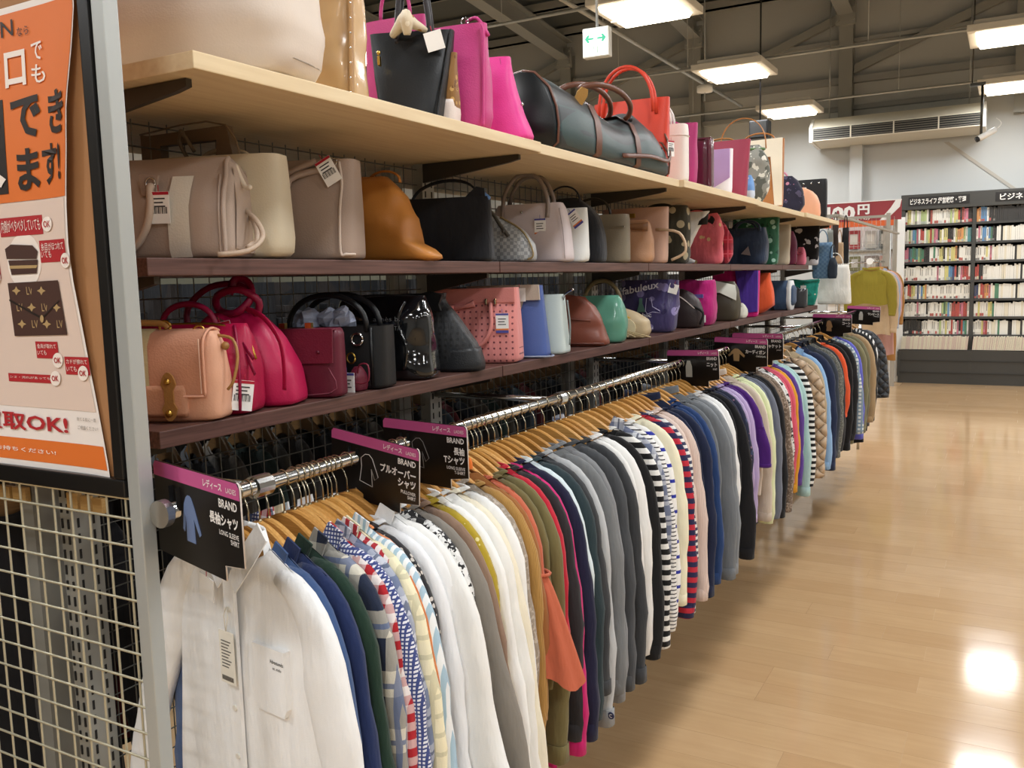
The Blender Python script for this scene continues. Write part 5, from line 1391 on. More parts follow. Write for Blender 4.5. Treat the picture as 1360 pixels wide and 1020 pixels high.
R_, w, t, h = std_top(985, 1024, 194, 'roll', camo, 'grey green and white patterned roll bag with a tan arched handle', wr=.01, open_=False, hm=None, xc=-1.25)
add(R_, 'handle', tan_, lambda b: handle_arc(b, w*.42, .03, h*.95, .17, .008, .003))
add(R_, 'green_rim', leather('#5c7a4c', .4), lambda b: tube(b, arc(0, 2*PI, 20, lambda q: (w*.42*math.cos(q), t*.42*math.sin(q), h*.93)), .007, 6))
R_, w, t, h = std_top(982, 1004, 232, 'pouch', cloth('#6f9bd0', 'block', '#c9d3e0', None, .05), 'little light blue bag in front of the patterned roll bag', t=.06, xc=-1.20, wr=.006, name='pouch'); add(R_, 'tie', WHITE, lambda b: tube(b, arc(0, 2*PI, 12, lambda q: (w*.3*math.cos(q), t*.3*math.sin(q), h*.86)), .004, 5))
R_, w, t, h = std_top(1008, 1044, 186, 'tote', cloth('#b4753f', 'block', '#b87b48', None, .1, .5, .5), 'tan and cream paper-like tote with a folded corner', xc=-1.27)
add(R_, 'cream_top', leather('#eee2cc', .5), lambda b: prism(b, [(-w*.49, h*.74), (w*.28, h*.74), (w*.36, h*.03), (w*.5, h*.03), (w*.5, h*1.0), (-w*.4, h*.99)], -t*.52, -t*.46))
arch2(R_, tan_, w*.3, .05, h-.006, (.02,), .005)
fl = cloth('#2b2a3d', 'floral', '#c98aa0', '#54506a', 22.0, .25)
R_, w, t, h = std_top(1034, 1070, 234, 'pouch', fl, 'dark navy bag printed with pink flowers', wr=.012, xc=-1.24); arch2(R_, leather('#d48ba6', .5), w*.16, .05, h-.02, (0,), .006)
pch = leather('#efb08d', .5)
R_, w, t, h = std_top(1056, 1092, 249, 'dome', pch, 'rounded peach bag near the end of the top board', xc=-1.20, open_=False, t=.12); add(R_, 'grey_flap', leather('#6f6861', .5), lambda b: prism(b, [(-w*.5, h*.25), (-w*.1, h*.3), (w*.02, h*.45), (-w*.1, h*.62), (-w*.5, h*.7)], -t*.6, -t*.5))
R_, w, t, h = std_top(1062, 1100, 239, 'box', leather('#17171a', .4), 'black studded tote at the far end of the top board', xc=-1.30)
def st2(b):
    for i in range(5):
        for j in range(2): ball(b, (w*(-.35+.175*i), -t*.51, h*(.9-.75*j)), .007, 6)
add(R_, 'studs', CHROME, st2); price_tag(R_, 0, -t*.55, h*.85, 'square')

# ---- upper brown shelf
tau = leather('#b3a092', .5, .18); tauD = leather('#a08c7e', .5, .18)
R_, w, t, h = bag('boston_bag', 'taupe structured boston bag with a cream stripe, nearest the post', 'bag', 'mid', 118, 352, 204, 'boston', tau, .185, 4, xc=-1.365, ex=5.5, open_=False, bulge=.02, prof=[(0, .93, .93), (.08, .99, 1), (.5, .99, .96), (.80, .95, .62), (.93, .88, .35), (1, .80, .2)])
def gus(b):
    for sx in (.46,): tube(b, [(sx*w, -t*.495, .012), (sx*w, -t*.5, h*.1), (sx*w, -t*.485, h*.5), (sx*w*.97, -t*.32, h*.8), (sx*w*.90, -t*.18, h*.93), (sx*w*.84, -.0, h*1.0)], .0045, 7)
    tube(b, [(w*.43, -t*.497, .012), (w*.43, -t*.5, h*.1), (w*.43, -t*.487, h*.5), (w*.41, -t*.33, h*.8)], .003, 6)
add(R_, 'piping', tau, gus)
add(R_, 'cream_stripe', leather('#e9e6da', .45), lambda b: loft(b, [[(x, -t*k-.0025, z) for k, z in ((.47, .004), (.505, h*.1), (.507, h*.35), (.497, h*.5), (.42, h*.66), (.325, h*.8))] for x in (w*.09, w*.235)], closed=False))
add(R_, 'side_gusset', tauD, lambda b: loft(b, [[(w*.49, -t*.33, h*.1), (w*.503, -t*.1, h*.06), (w*.503, t*.1, h*.06), (w*.49, t*.33, h*.1)], [(w*.50, -t*.30, h*.5), (w*.46, -t*.08, h*.5), (w*.46, t*.08, h*.5), (w*.5, t*.30, h*.5)], [(w*.455, -t*.16, h*.9), (w*.46, -t*.04, h*.78), (w*.46, t*.04, h*.78), (w*.455, t*.16, h*.9)]], closed=False))
add(R_, 'zip_tab', leather('#e0d4c2', .5), lambda b: tube(b, [(w*.43, 0, h*.93), (w*.5, -.01, h*.72), (w*.55, -.015, h*.70)], .005, 6))
def hd(b): tube(b, [(-.02*w, -t*.46, h*.70), (-.01*w, -t*.53, h*.67), (.0*w, -t*.58, h*.50), (-.03*w, -t*.60, h*.30), (-.12*w, -t*.60, h*.12), (-.26*w, -t*.58, h*.07), (-.38*w, -t*.6, h*.14), (-.45*w, -t*.58, h*.4), (-.44*w, -t*.5, h*.68)], .007, 8)
add(R_, 'handle', leather('#c6b3a2', .45), hd)
add(R_, 'handle_tab', tauD, lambda b: (prism(b, [(-.09*w, h*.62), (-.0*w, h*.60), (.03*w, h*.80), (-.10*w, h*.82)], -t*.47, -t*.43), ball(b, (-.03*w, -t*.48, h*.70), .006, 6)))
rings_at(R_, CHROME, [(-.02*w, -t*.48, h*.73)], .009, .002); price_tag(R_, .055*w, -t*.56, h*.70, 'bar', .05)
add(R_, 'shoulder_strap', leather('#bba692', .45), lambda b: (tube(b, [(w*.47, t*.0, h*.5), (w*.58, -.02, h*.38), (w*.66, -.05, h*.2), (w*.62, -.10, .012), (w*.45, -.12, .006)], .005, 6), tube(b, [(w*.46, .02, h*.48), (w*.54, .0, h*.36), (w*.58, -.02, h*.2), (w*.55, -.05, .02)], .005, 6)))
R_, w, t, h = bag('clutch_bag', 'dark taupe bag with a cut-out handle rising behind the boston bag', 'bag', 'mid', 190, 338, 171, 'slim', leather('#5d5042', .5), .035, 6, fit=True, xc=-1.47, prof=[(0, 1, 1), (.6, 1, 1), (.72, .98, .9)], open_=False, bulge=0)
for c in list(R_.children): bpy.data.objects.remove(c)
def cut(b):
    o = [(-w*.5, 0), (w*.5, 0), (w*.56, h*.45), (w*.36, h), (-w*.5, h)]
    i_ = [(-w*.30, h*.70), (-w*.1, h*.66), (w*.1, h*.68), (w*.24, h*.86), (w*.2, h*.9), (-w*.28, h*.9)]
    prism(b, [(-w*.5, 0), (w*.5, 0), (w*.53, h*.40), (w*.44, h*.64), (-w*.5, h*.64)], -.01, .01)
    prism(b, [(-w*.5, h*.64), (-w*.30, h*.64), (-w*.30, h*.90), (-w*.42, h*.985), (-w*.5, h)], -.01, .01); prism(b, [(-w*.42, h*.985), (-w*.30, h*.90), (w*.26, h*.90), (w*.36, h)], -.01, .01)
    prism(b, [(w*.24, h*.64), (w*.44, h*.64), (w*.36, h), (w*.26, h*.90)], -.01, .01)
add(R_, 'body', leather('#6a5a49', .5), cut); add(R_, 'edge', plain('#7d6c58', .5), lambda b: tube(b, [(w*.53, -.011, h*.40), (w*.36, -.011, h), (-w*.5, -.011, h)], .002, 5))
crm = leather('#c9bda4', .5, .12)
R_, w, t, h = bag('tote_bag', 'plain cream beige tote behind the boston bag', 'bag', 'mid', 296, 399, 205, 'box', crm, .12, -6, xc=-1.39, prof=[(0, .85, .9), (.06, .97, 1), (.2, 1, 1), (.9, .97, .75), (1, .96, .7)])
add(R_, 'side_tie', leather('#6e6353', .5), lambda b: (tube(b, [(-w*.2, -t*.2, h), (-w*.24, -t*.25, h+.03), (-w*.2, -t*.3, h+.045), (-w*.12, -t*.3, h+.01)], .004, 6), ball(b, (-w*.22, -t*.25, h+.05), .007, 6)))
add(R_, 'seam', plain('#9b8f78', .6), lambda b: tube(b, [(-w*.02, -t*.42, h*.98), (-w*.02, -t*.47, h*.78), (-w*.28, -t*.5, h*.62)], .0014, 5)); arch2(R_, crm, w*.2, .03, h-.01, (t*.2,), .005)
R_, w, t, h = bag('tote_bag', 'taupe grey tote with drooping handles and a barcode tag', 'bag', 'mid', 392, 492, 211, 'trap', tauD, .15, -4, xc=-1.385, ex=5, prof=[(0, .96, 1), (.08, .98, 1), (.5, .99, .85), (1, 1, .55)])
add(R_, 'piping', leather('#c9b8aa', .5), lambda b: tube(b, [(w*.40, -t*.28, h*.97), (w*.43, -t*.36, h*.75), (w*.42, -t*.44, h*.5), (w*.42, -t*.50, h*.08), (w*.46, -t*.48, .012), (w*.5, -t*.3, .012)], .0032, 6))
hm_ = leather('#a8958a', .45)
add(R_, 'handle', hm_, lambda b: tube(b, [(w*.22, -t*.3, h*.98), (w*.02, -t*.42, h*.86), (-w*.14, -t*.58, h*.66), (-w*.34, -t*.66, h*.46), (-w*.46, -t*.62, h*.38)], .0075, 8))
add(R_, 'handle', hm_, lambda b: tube(b, [(w*.28, -t*.3, h*.90), (w*.03, -t*.46, h*.80), (w*.02, -t*.56, h*.5), (-w*.10, -t*.62, h*.25), (-w*.3, -t*.6, h*.08), (-w*.44, -t*.55, h*.02)], .0075, 8))
price_tag(R_, w*.27, -t*.42, h*1.03, 'bar', 0, -.5); rings_at(R_, CHROME, [(w*.36, -t*.28, h*.97)], .007, .0018)
cam_ = leather('#b97a36', .42, .12)
R_, w, t, h = bag('slouch_bag', 'camel leather slouch bag with one corner spreading on the shelf', 'bag', 'mid', 484, 590, 232, 'slouch', cam_, .13, -8, xc=-1.37, wr=.022, prof=[(0, .98, .9, .03), (.05, 1.0, 1, .03), (.12, .95, 1, .02), (.22, .80, 1, -.06), (.5, .78, .95, -.08), (.8, .66, .8, -.12), (.95, .52, .5, -.16), (1, .46, .3, -.17)], open_=False, bulge=.12)
add(R_, 'seam', plain('#96602a', .5), lambda b: tube(b, [(-w*.3, -t*.44, h*.8), (-w*.05, -t*.46, h*.78), (w*.16, -t*.4, h*.74)], .0015, 5)); add(R_, 'handle', cam_, lambda b: handle_arc(b, w*.15, 0.02, h*.94, .03, .007, .003))
R_, w, t, h = bag('shopping_bag', 'large flat black shopper with a raised corner', 'bag', 'mid', 534, 660, 262, 'tote', cloth('#15171c'), .09, -4, xc=-1.40, prof=[(0, .97, 1), (.1, 1, 1), (1, .96, .5)])
add(R_, 'corner', cloth('#15171c'), lambda b: prism(b, [(w*.18, h*.9), (w*.45, h*.9), (w*.44, h*1.12), (w*.36, h*1.15), (w*.28, h*1.05)], -t*.2, t*.05)); add(R_, 'handle', cloth('#15171c'), lambda b: handle_arc(b, w*.34, .0, h*.92, .07, .006, .002, .06))
add(R_, 'bag_inside_blue', cloth('#5c7fae'), lambda b: tube(b, [(w*.40, -.01, h*.9), (w*.47, -.01, h*1.02)], .012, 6, 0, .004))
wv = cloth('#b9bcbd', 'weave', '#7f8284', None, 95.0, .5, .35)
R_, w, t, h = bag('woven_bag', 'silver woven leather bag with a brown edge', 'bag', 'mid', 652, 716, 283, 'dome', wv, .09, -8, xc=-1.36, open_=False, prof=[(0, .95, .95), (.1, 1, 1), (.35, .97, .95), (.65, .80, .8, -.03), (.9, .5, .5, -.1), (1, .3, .3, -.14)])
add(R_, 'edge_binding', leather('#8c7a55', .45), lambda b: tube(b, [(w*.44, -t*.4, .008), (w*.5, -t*.4, h*.12), (w*.47, -t*.4, h*.37), (w*.36, -t*.35, h*.66), (w*.13, -t*.2, h*.92)], .003, 6))
dgr = leather('#4a463f', .45); add(R_, 'strap', dgr, lambda b: (tube(b, [(-w*.2, -.02, h*.95), (-w*.1, -.03, h*1.12), (w*.06, -.04, h*1.0), (w*.16, -.05, h*.75), (w*.25, -.05, h*.52)], .006, 7), ball(b, (w*.2, -.055, h*.62), .006, 6)))
pg = leather('#cfc4c6', .45, .08); hgr = leather('#8d817a', .4)
R_, w, t, h = bag('handbag', 'pale pinkish grey handbag with two tall arched handles', 'bag', 'mid', 678, 766, 270, 'boston', pg, .11, -4, xc=-1.365, ex=5, prof=[(0, .96, .95), (.08, 1, 1), (.55, .95, .85), (.9, .86, .6), (1, .78, .5)])
for y in (-t*.30, t*.25): add(R_, 'handle', hgr, lambda b: tube(b, [(-w*.30, y-.008, h*.72), (-w*.30, y, h*.95), (-w*.27, y, h*1.18), (-w*.15, y, h*1.42), (0, y, h*1.48), (w*.15, y, h*1.40), (w*.24, y, h*1.15), (w*.26, y, h*.95), (w*.26, y-.008, h*.75)], .0075, 8))
price_tag(R_, w*.18, -t*.46, h*.80, 'band', .05); add(R_, 'lock_stud', CHROME, lambda b: ball(b, (-w*.06, -t*.36, h*.86), .005, 6)); add(R_, 'piping', leather('#bfb2b3', .45), lambda b: tube(b, [(w*.48, -t*.5, h*.06), (w*.46, -t*.46, h*.5), (w*.40, -t*.34, h*.9)], .002, 6))
wpl = leather('#e3e6e4', .45)
R_, w, t, h = bag('tote_bag', 'slim pale white bag with a purple and orange tag', 'bag', 'mid', 748, 786, 278, 'slim', wpl, .07, -14, xc=-1.35); price_tag(R_, w*.30, -t*.45, h*.98, 'band', 0, -.6); arch2(R_, leather('#c8c9b8', .5), w*.2, .03, h-.01, (0,), .005); add(R_, 'olive_lining', leather('#9b9c84', .5), lambda b: prism(b, [(-w*.3, h*.2), (-w*.18, h*.98), (w*.0, h*.98), (-w*.1, h*.3)], -t*.53, -t*.5))
R_, w, t, h = bag('backpack', 'black nylon backpack with a loose white tag', 'bag', 'mid', 768, 810, 262, 'dome', cloth('#17191e'), .14, 0, wr=.008, open_=False); price_tag(R_, -w*.3, -t*.6, h*.40, 'square', 0, .4); add(R_, 'front_pocket', cloth('#1e222b'), lambda b: bag_body(b, w*.7, t*.5, h*.42, PROFS['dome'], 4, 24, 0, 0, 6, False)); R_.children[-1].location = (0, -t*.42, h*.08); add(R_, 'strap', cloth('#20242d'), lambda b: handle_arc(b, w*.2, -.02, h*.92, .06, .008, .003))
ol = leather('#7d7462', .45)
R_, w, t, h = bag('handbag', 'olive grey box handbag with a thin dark handle', 'bag', 'mid', 801, 840, 286, 'box', ol, .10, -6, xc=-1.35); add(R_, 'handle', leather('#3b3630', .4), lambda b: handle_arc(b, w*.25, 0, h*.97, .07, .005)); add(R_, 'flap_line', ol, lambda b: box(b, (-w*.49, -t*.5-.003, h*.72), (w*.49, -t*.45, h*.75)))
tn = leather('#b98d6c', .45)
R_, w, t, h = bag('shoulder_bag', 'tan slouch bag with a big bow at its front', 'bag', 'mid', 834, 872, 292, 'slouch', tn, .10, -4, xc=-1.33, wr=.012, open_=False); add(R_, 'bow', leather('#8a6446', .45), lambda b: (tube(b, [(-w*.4, -t*.4, h*.9), (0, -t*.55, h*.86), (w*.45, -t*.4, h*.82)], [.018, .008, .018], 8, 0, .008), ball(b, (0, -t*.57, h*.86), .012, 6)))
R_, w, t, h = bag('tote_bag', 'rose beige upright tote behind the bow bag', 'bag', 'mid', 850, 892, 276, 'tote', leather('#c4a08d', .45), .10, -8, xc=-1.40); add(R_, 'handle', leather('#d1b494', .45), lambda b: tube(b, [(w*.35, -t*.4, h*.6), (w*.7, -t*.5, h*.52), (w*.8, -t*.6, h*.2), (w*.6, -t*.7, .012)], .006, 7)); add(R_, 'buckle', GOLD, lambda b: box(b, (-.012, -t*.5, h*.82), (.012, -t*.42, h*.9), 0, .002))
kf = cloth('#3b3a30', 'dots', '#b3a98c', None, 17.0, .30)
R_, w, t, h = bag('tote_bag', 'dark khaki bag printed with pale flowers', 'bag', 'mid', 880, 922, 274, 'bucket', kf, .11, -4, xc=-1.37, wr=.008, open_=False); arch2(R_, cloth('#4a4a38'), w*.2, .02, h-.01, (0,), .006)
R_, w, t, h = bag('tote_bag', 'limp white canvas bag leaning beside the flowered bag', 'bag', 'mid', 904, 942, 282, 'trap', cloth('#d9dad8'), .06, -10, xc=-1.33, wr=.02, prof=[(0, .5, .8, -.02), (.06, .6, 1, .0), (.15, .42, .9, -.06), (.5, .62, .9, -.06), (.8, .9, .9, 0), (1, 1, .6, .02)]); arch2(R_, cloth('#cdc4ac'), w*.2, .05, h-.015, (0,), .006)
pk = cloth('#d96a76', 'dots', '#d9b789', None, 24.0, .26)
R_, w, t, h = bag('tote_bag', 'pink bag with gold dots, folded at the middle', 'bag', 'mid', 922, 964, 283, 'slouch', pk, .08, -8, xc=-1.33, wr=.02); arch2(R_, pk, w*.15, .02, h-.01, (0,), .007)
R_, w, t, h = bag('drawstring_bag', 'crimson bag with a yellow cord beside the dotted bag', 'bag', 'mid', 950, 976, 290, 'pouch', cloth('#b3263a', 'plaid', '#6f1f33', '#d0596a', 14.0), .09, 0, wr=.014); add(R_, 'cord', plain('#e0a52f', .6), lambda b: tube(b, [(-w*.2, -t*.5, h*.8), (0, -t*.6, h*.6), (w*.2, -t*.55, h*.4)], .004, 5))
nv = cloth('#27364f', None, None, None, 40, .5, .5)
R_, w, t, h = bag('nylon_bag', 'navy nylon bag with a silver triangle badge', 'bag', 'mid', 970, 1024, 303, 'bucket', nv, .14, -4, wr=.014, open_=False, xc=-1.35); arch2(R_, nv, w*.25, .06, h-.02, (0, .03), .007); add(R_, 'badge', plain('#c8ccd0', .3, .8), lambda b: prism(b, [(w*.0, h*.3), (w*.15, h*.5), (w*.20, h*.25)], -t*.58, -t*.55)); add(R_, 'blue_pocket', cloth('#6aa0b4'), lambda b: bag_body(b, w*.25, .03, h*.42, PROFS['pouch'], 4, 16, .004, 1, 5, False)); R_.children[-1].location = (w*.12, -t*.6, 0)
R_, w, t, h = bag('vinyl_bag', 'green leaf-printed glossy bag beside the navy bag', 'bag', 'mid', 1012, 1037, 290, 'tote', cloth('#2f6a4f', 'floral', '#a7d3c4', '#1f4a3a', 20.0, .3, .25), .08, -6, wr=.008); arch2(R_, cloth('#2f6a4f'), w*.2, .03, h-.01, (0,), .005)
R_, w, t, h = bag('tote_bag', 'stone beige tote with a folded waist', 'bag', 'mid', 1031, 1052, 299, 'tote', leather('#b9ad98', .55), .08, -6, wr=.006); arch2(R_, leather('#a3967f', .5), w*.2, .02, h-.01, (0,), .004)
R_, w, t, h = bag('handbag', 'plum bag with a dark strap near the shelf end', 'bag', 'mid', 1046, 1060, 308, 'slouch', leather('#6b2744', .4), .07, 0, wr=.01); add(R_, 'strap', DARK, lambda b: handle_arc(b, w*.3, -.01, h*.9, .05, .004))
R_, w, t, h = bag('pouch', 'small pink pouch at the end of the upper shelf', 'bag', 'mid', 1055, 1072, 328, 'pouch', leather('#d9758f', .5), .06, -8, xc=-1.31, wr=.006, open_=False); add(R_, 'bow', leather('#c85f7b', .5), lambda b: tube(b, [(-w*.3, -t*.5, h*.7), (0, -t*.6, h*.6), (w*.3, -t*.5, h*.7)], [.014, .006, .014], 6))
R_, w, t, h = bag('tote_bag', 'black tote with a white scribbled print at the upper shelf end', 'bag', 'mid', 1054, 1090, 298, 'tote', cloth('#141418', 'camo', '#141418', '#c9cbd2', 9.0), .09, -8, xc=-1.36); arch2(R_, BLACK, w*.25, .04, h-.01, (0,), .005)

# ---- lower brown shelf
pc = leather('#e0a98a', .48, .14); pcd = leather('#d59c7c', .48)
R_, w, t, h = bag('satchel', 'peach leather satchel with a cream stripe and tan buckle tab', 'bag', 'low', 128, 312, 443, 'box', pc, .085, 0, W=.30, ex=5.5, wr=.004, open_=False, prof=[(0, .95, .95), (.06, 1, 1), (.5, 1, 1), (.85, .98, .8), (1, .92, .6)])
fl_ = lambda x0, x1, dz=0: [[(x, y, z) for y, z in ((t*.25, h*1.0), (-t*.1, h*1.035), (-t*.42, h*.98), (-t*.53-.004, h*.85), (-t*.55-.004, h*.55), (-t*.54-.004, h*.30))] for x in (x0, x1)]
def flap(b):
    R2 = fl_(-w*.49, w*.44); loft(b, R2, closed=False); loft(b, [[(p[0], p[1]+.004, p[2]-.004) for p in R2[1]], [(p[0], p[1]+.004, p[2]-.004) for p in R2[0]]], closed=False); tube(b, [R2[0][-1], R2[1][-1]], .0025, 6); tube(b, R2[1], .0028, 6)
fo = add(R_, 'flap', leather('#dda184', .45), flap)
b = MB(); loft(b, [[(x, y-.0025, z+.001) for _, y, z in fl_(0, 0)[0]] for x in (-w*.12, w*.09)], closed=False); b.build('cream_stripe', leather('#dccd9f', .5), fo)
b = MB()
for k in range(26):
    z_ = h*(.33+.6*k/26); box(b, (w*.42, -t*.55-.0075, z_), (w*.424, -t*.55-.005, z_+.004))
b.build('stitching', plain('#f0cdb4', .6), fo)
tb = leather('#a87a44', .42)
tab = []
for q in range(24):
    a = 2*PI*q/24; x = math.sin(a); z_ = math.cos(a); rr = .017 if abs(z_) > .45 else .009
    tab.append((x*rr, z_*.045+.0))
tabo = add(R_, 'buckle_tab', tb, lambda b: prism(b, [(p[0]+w*.22, p[1]+h*.30) for p in tab], -t*.55-.012, -t*.55-.008))
b = MB(); ball(b, (w*.22, -t*.55-.014, h*.30+.028), .006, 8); ball(b, (w*.22, -t*.55-.014, h*.30-.03), .007, 8); b.build('stud', GOLD, tabo)
add(R_, 'front_pocket', pcd, lambda b: (bag_body(b, w*.80, .02, h*.36, PROFS['box'], 5, 24, 0, 0, 6, False), None)); R_.children[-1].location = (-w*.08, -t*.53, .010)
add(R_, 'carry_handle', tb, lambda b: tube(b, [(-w*.5, -.01, h*1.03), (-w*.2, -.01, h*1.10), (w*.10, -.01, h*1.10), (w*.16, -.01, h*1.04)], .006, 8)); rings_at(R_, GOLD, [(w*.14, -.01, h*1.06), (w*.36, -.01, h*1.0)], .011, .0025)
add(R_, 'side_strap', tb, lambda b: (tube(b, [(w*.46, 0, h*.95), (w*.56, -.0, h*.9), (w*.60, -.01, h*.7), (w*.58, -.02, h*.45), (w*.54, -.02, h*.35)], .003, 6), ball(b, (w*.51, -.0, h*.83), .008, 8)))
mgt = leather('#a8123f', .42, .14); mgd = leather('#8a0f3a', .42)
R_, w, t, h = bag('boston_bag', 'small raspberry red boston bag with zip pulls, beside the peach satchel', 'bag', 'low', 262, 358, 433, 'boston', mgt, .12, 2, xc=-1.36, open_=False, bulge=.08)
add(R_, 'zipper', plain('#b78a3c', .35, .9), lambda b: tube(b, [(-w*.35, 0, h*.99), (w*.2, -.01, h*1.0), (w*.42, -t*.05, h*.86), (w*.50, -t*.08, h*.6)], .003, 5))
add(R_, 'zip_pull', mgd, lambda b: (tube(b, [(w*.43, -t*.2, h*.78), (w*.53, -t*.35, h*.62)], .005, 6, 0, .002), tube(b, [(w*.46, -t*.25, h*.66), (w*.54, -t*.38, h*.45)], .005, 6, 0, .002)))
price_tag(R_, w*.48, -t*.45, h*.46, 'bar', .5, .15); arch2(R_, mgd, w*.2, .05, h-.01, (0,), .006); add(R_, 'piping', mgd, lambda b: tube(b, [(w*.44, -t*.5, .01), (w*.45, -t*.5, h*.4), (w*.42, -t*.35, h*.75), (w*.36, -t*.1, h*.98)], .003, 6))
R_, w, t, h = bag('handbag', 'raspberry domed handbag with handles tied in a knot', 'bag', 'low', 326, 414, 417, 'dome', leather('#b3154a', .42, .14), .14, 4, xc=-1.39, open_=False, prof=[(0, .98, .95), (.1, 1, 1), (.4, .94, .95), (.75, .70, .7), (.95, .45, .4), (1, .36, .25)])
add(R_, 'zipper', plain('#8a6a58', .4, .6), lambda b: tube(b, [(-w*.15, -t*.14, h*.97), (w*.08, -t*.34, h*.82), (w*.20, -t*.46, h*.58), (w*.26, -t*.5, h*.36)], .003, 5))
add(R_, 'knotted_handle', mgd, lambda b: (tube(b, [(w*.18, -t*.1, h*.93), (w*.22, -.02, h*1.12), (w*.08, -.03, h*1.25), (-.1*w, -.02, h*1.18), (-.12*w, -.0, h*1.03), (w*.05, -.03, h*1.0), (w*.16, -.02, h*1.15), (w*.12, .0, h*1.32), (w*.02, -.0, h*1.36), (-.02*w, -.01, h*1.2)], .008, 8), tube(b, [(-w*.4, .02, h*.75), (-w*.42, .03, h*1.05), (-w*.25, .04, h*1.28), (0, .04, h*1.30), (w*.1, .03, h*1.14)], .007, 8)))
add(R_, 'side_strap', leather('#a8123f', .42), lambda b: tube(b, [(w*.12, -t*.2, h*1.05), (w*.3, -t*.4, h*.95), (w*.44, -t*.55, h*.7), (w*.47, -t*.6, h*.4), (w*.46, -t*.58, h*.2)], .006, 8, 0, .002)); price_tag(R_, -w*.02, -t*.52, h*.98, 'bar', .0, -.22, s=1.1)
bu = leather('#5f1a2c', .4, .1)
R_, w, t, h = bag('satchel', 'flat burgundy satchel with a buckle strap', 'bag', 'low', 392, 463, 439, 'box', bu, .07, -4, xc=-1.385, ex=6, prof=[(0, .97, 1), (.06, 1, 1), (.95, .99, .85), (1, .97, .7)], open_=False)
add(R_, 'flap', leather('#6a1d30', .38), lambda b: (prism(b, [(-w*.5, h*.50), (w*.46, h*.52), (w*.47, h*1.0), (-w*.5, h*1.0)], -t*.5-.006, -t*.5), box(b, (-w*.5, -t*.5-.006, h*.985), (w*.47, t*.3, h*1.015), 0, .003)))
add(R_, 'closing_strap', leather('#571627', .4), lambda b: (box(b, (-w*.1, -t*.5-.012, h*.33), (w*.08, -t*.5-.005, h*.56), 0, .002), box(b, (-w*.1, -t*.5-.013, h*.52), (w*.17, -t*.5-.005, h*.60), 0, .002), ball(b, (w*.35, -t*.5-.008, h*.68), .004, 6)))
add(R_, 'clasp', GOLD, lambda b: box(b, (-w*.02, -t*.1, h), (w*.03, t*.1, h+.014))); add(R_, 'clasp', GOLD, lambda b: box(b, (w*.2, -t*.1, h), (w*.25, t*.1, h+.014))); add(R_, 'stitching', plain('#86404f', .6), lambda b: tube(b, [(-w*.45, -t*.5-.001, h*.08), (w*.42, -t*.5-.001, h*.08), (w*.42, -t*.5-.001, h*.45)], .0012, 4))
R_, w, t, h = bag('charm_pouch', 'tiny burgundy charm pouch with a looped cord and tag', 'pouch', 'low', 462, 490, 488, 'pouch', bu, .045, 0, xc=-1.31, open_=False); add(R_, 'cord_loop', leather('#7a2337', .4), lambda b: tube(b, [(w*.2, -.01, h*.6), (w*.7, -.02, h*1.1), (w*1.5, -.02, h*1.1), (w*1.5, -.02, h*.5), (w*.8, -.02, h*.35), (w*.3, -.02, h*.4)], .002, 5)); price_tag(R_, -w*.3, -.03, h*1.0, 'band', .2); rings_at(R_, GOLD, [(-w*.35, -.01, h*1.35)], .012, .002)
bk_ = leather('#151618', .42, .1)
R_, w, t, h = bag('handbag', 'black structured handbag with pale paper stuffed in its top', 'bag', 'low', 455, 529, 434, 'box', bk_, .10, -4, xc=-1.375, ex=6, prof=[(0, .98, 1), (.06, 1, 1), (1, 1, .9)])
def paper(b):
    for k in range(9):
        o = len(b.v); c = (-w*.38+k*w*.065+rnd.uniform(-.01, .01), rnd.uniform(-.02, .02), h+rnd.uniform(.0, .022)); ball(b, (0, 0, 0), .024, 8)
        for i in range(o, len(b.v)):
            v = Vector(b.v[i]); q = noise.noise_vector(v*70+Vector((k*3, 0, 0)))*.012; b.v[i] = tuple(v+q+Vector(c))
add(R_, 'stuffing_paper', plain('#aeb6cc', .7), paper)
for i_ in range(len(R_.children[-1].data.polygons)): R_.children[-1].data.polygons[i_].use_smooth = False
for y in (-t*.45, t*.35): add(R_, 'handle', bk_, lambda b: handle_arc(b, w*.36, y, h*.92, .085, .007))
rings_at(R_, CHROME, [(w*.28, -t*.5-.004, h*.80)], .014, .004); add(R_, 'lettering', plain('#c9b48a', .4), lambda b: text(b, 'SAMANTHAVEGA', -w*.22, h*.83, w*.16, h*.88, -t*.5-.002, 0, .01)); add(R_, 'side_edge', bk_, lambda b: tube(b, [(w*.40, -t*.5, .01), (w*.40, -t*.5, h*.98)], .004, 6))
pb = patent('#0e0f12')
R_, w, t, h = bag('patent_bag', 'shiny black patent bag with silver handwriting', 'bag', 'low', 496, 590, 395, 'tote', pb, .13, -4, xc=-1.385, wr=.016, ex=4, open_=False, prof=[(0, .95, .95), (.08, 1, 1), (.4, .98, .9), (.8, .90, .75), (1, .82, .4)])
add(R_, 'lettering', plain('#9a9a98', .3, .7), lambda b: (text(b, 'agnès b.', w*.0, h*.70, w*.26, h*.77, -t*.5-.012, 0), text(b, 'LOLITA', w*.1, h*.61, w*.27, h*.66, -t*.52-.012, 0))); add(R_, 'zipper', plain('#58585a', .3, .8), lambda b: tube(b, [(-w*.40, 0, h*1.0), (0, -.004, h*1.02), (w*.4, 0, h*.99)], .003, 5)); add(R_, 'front_seam', pb, lambda b: tube(b, [(w*.28, -t*.42, h*.95), (w*.22, -t*.52, h*.7), (w*.30, -t*.54, h*.4), (w*.27, -t*.54, .03)], .005, 6))
perf = cloth('#1b1d20', 'perf', '#050506', None, 62.0, .26, .45)
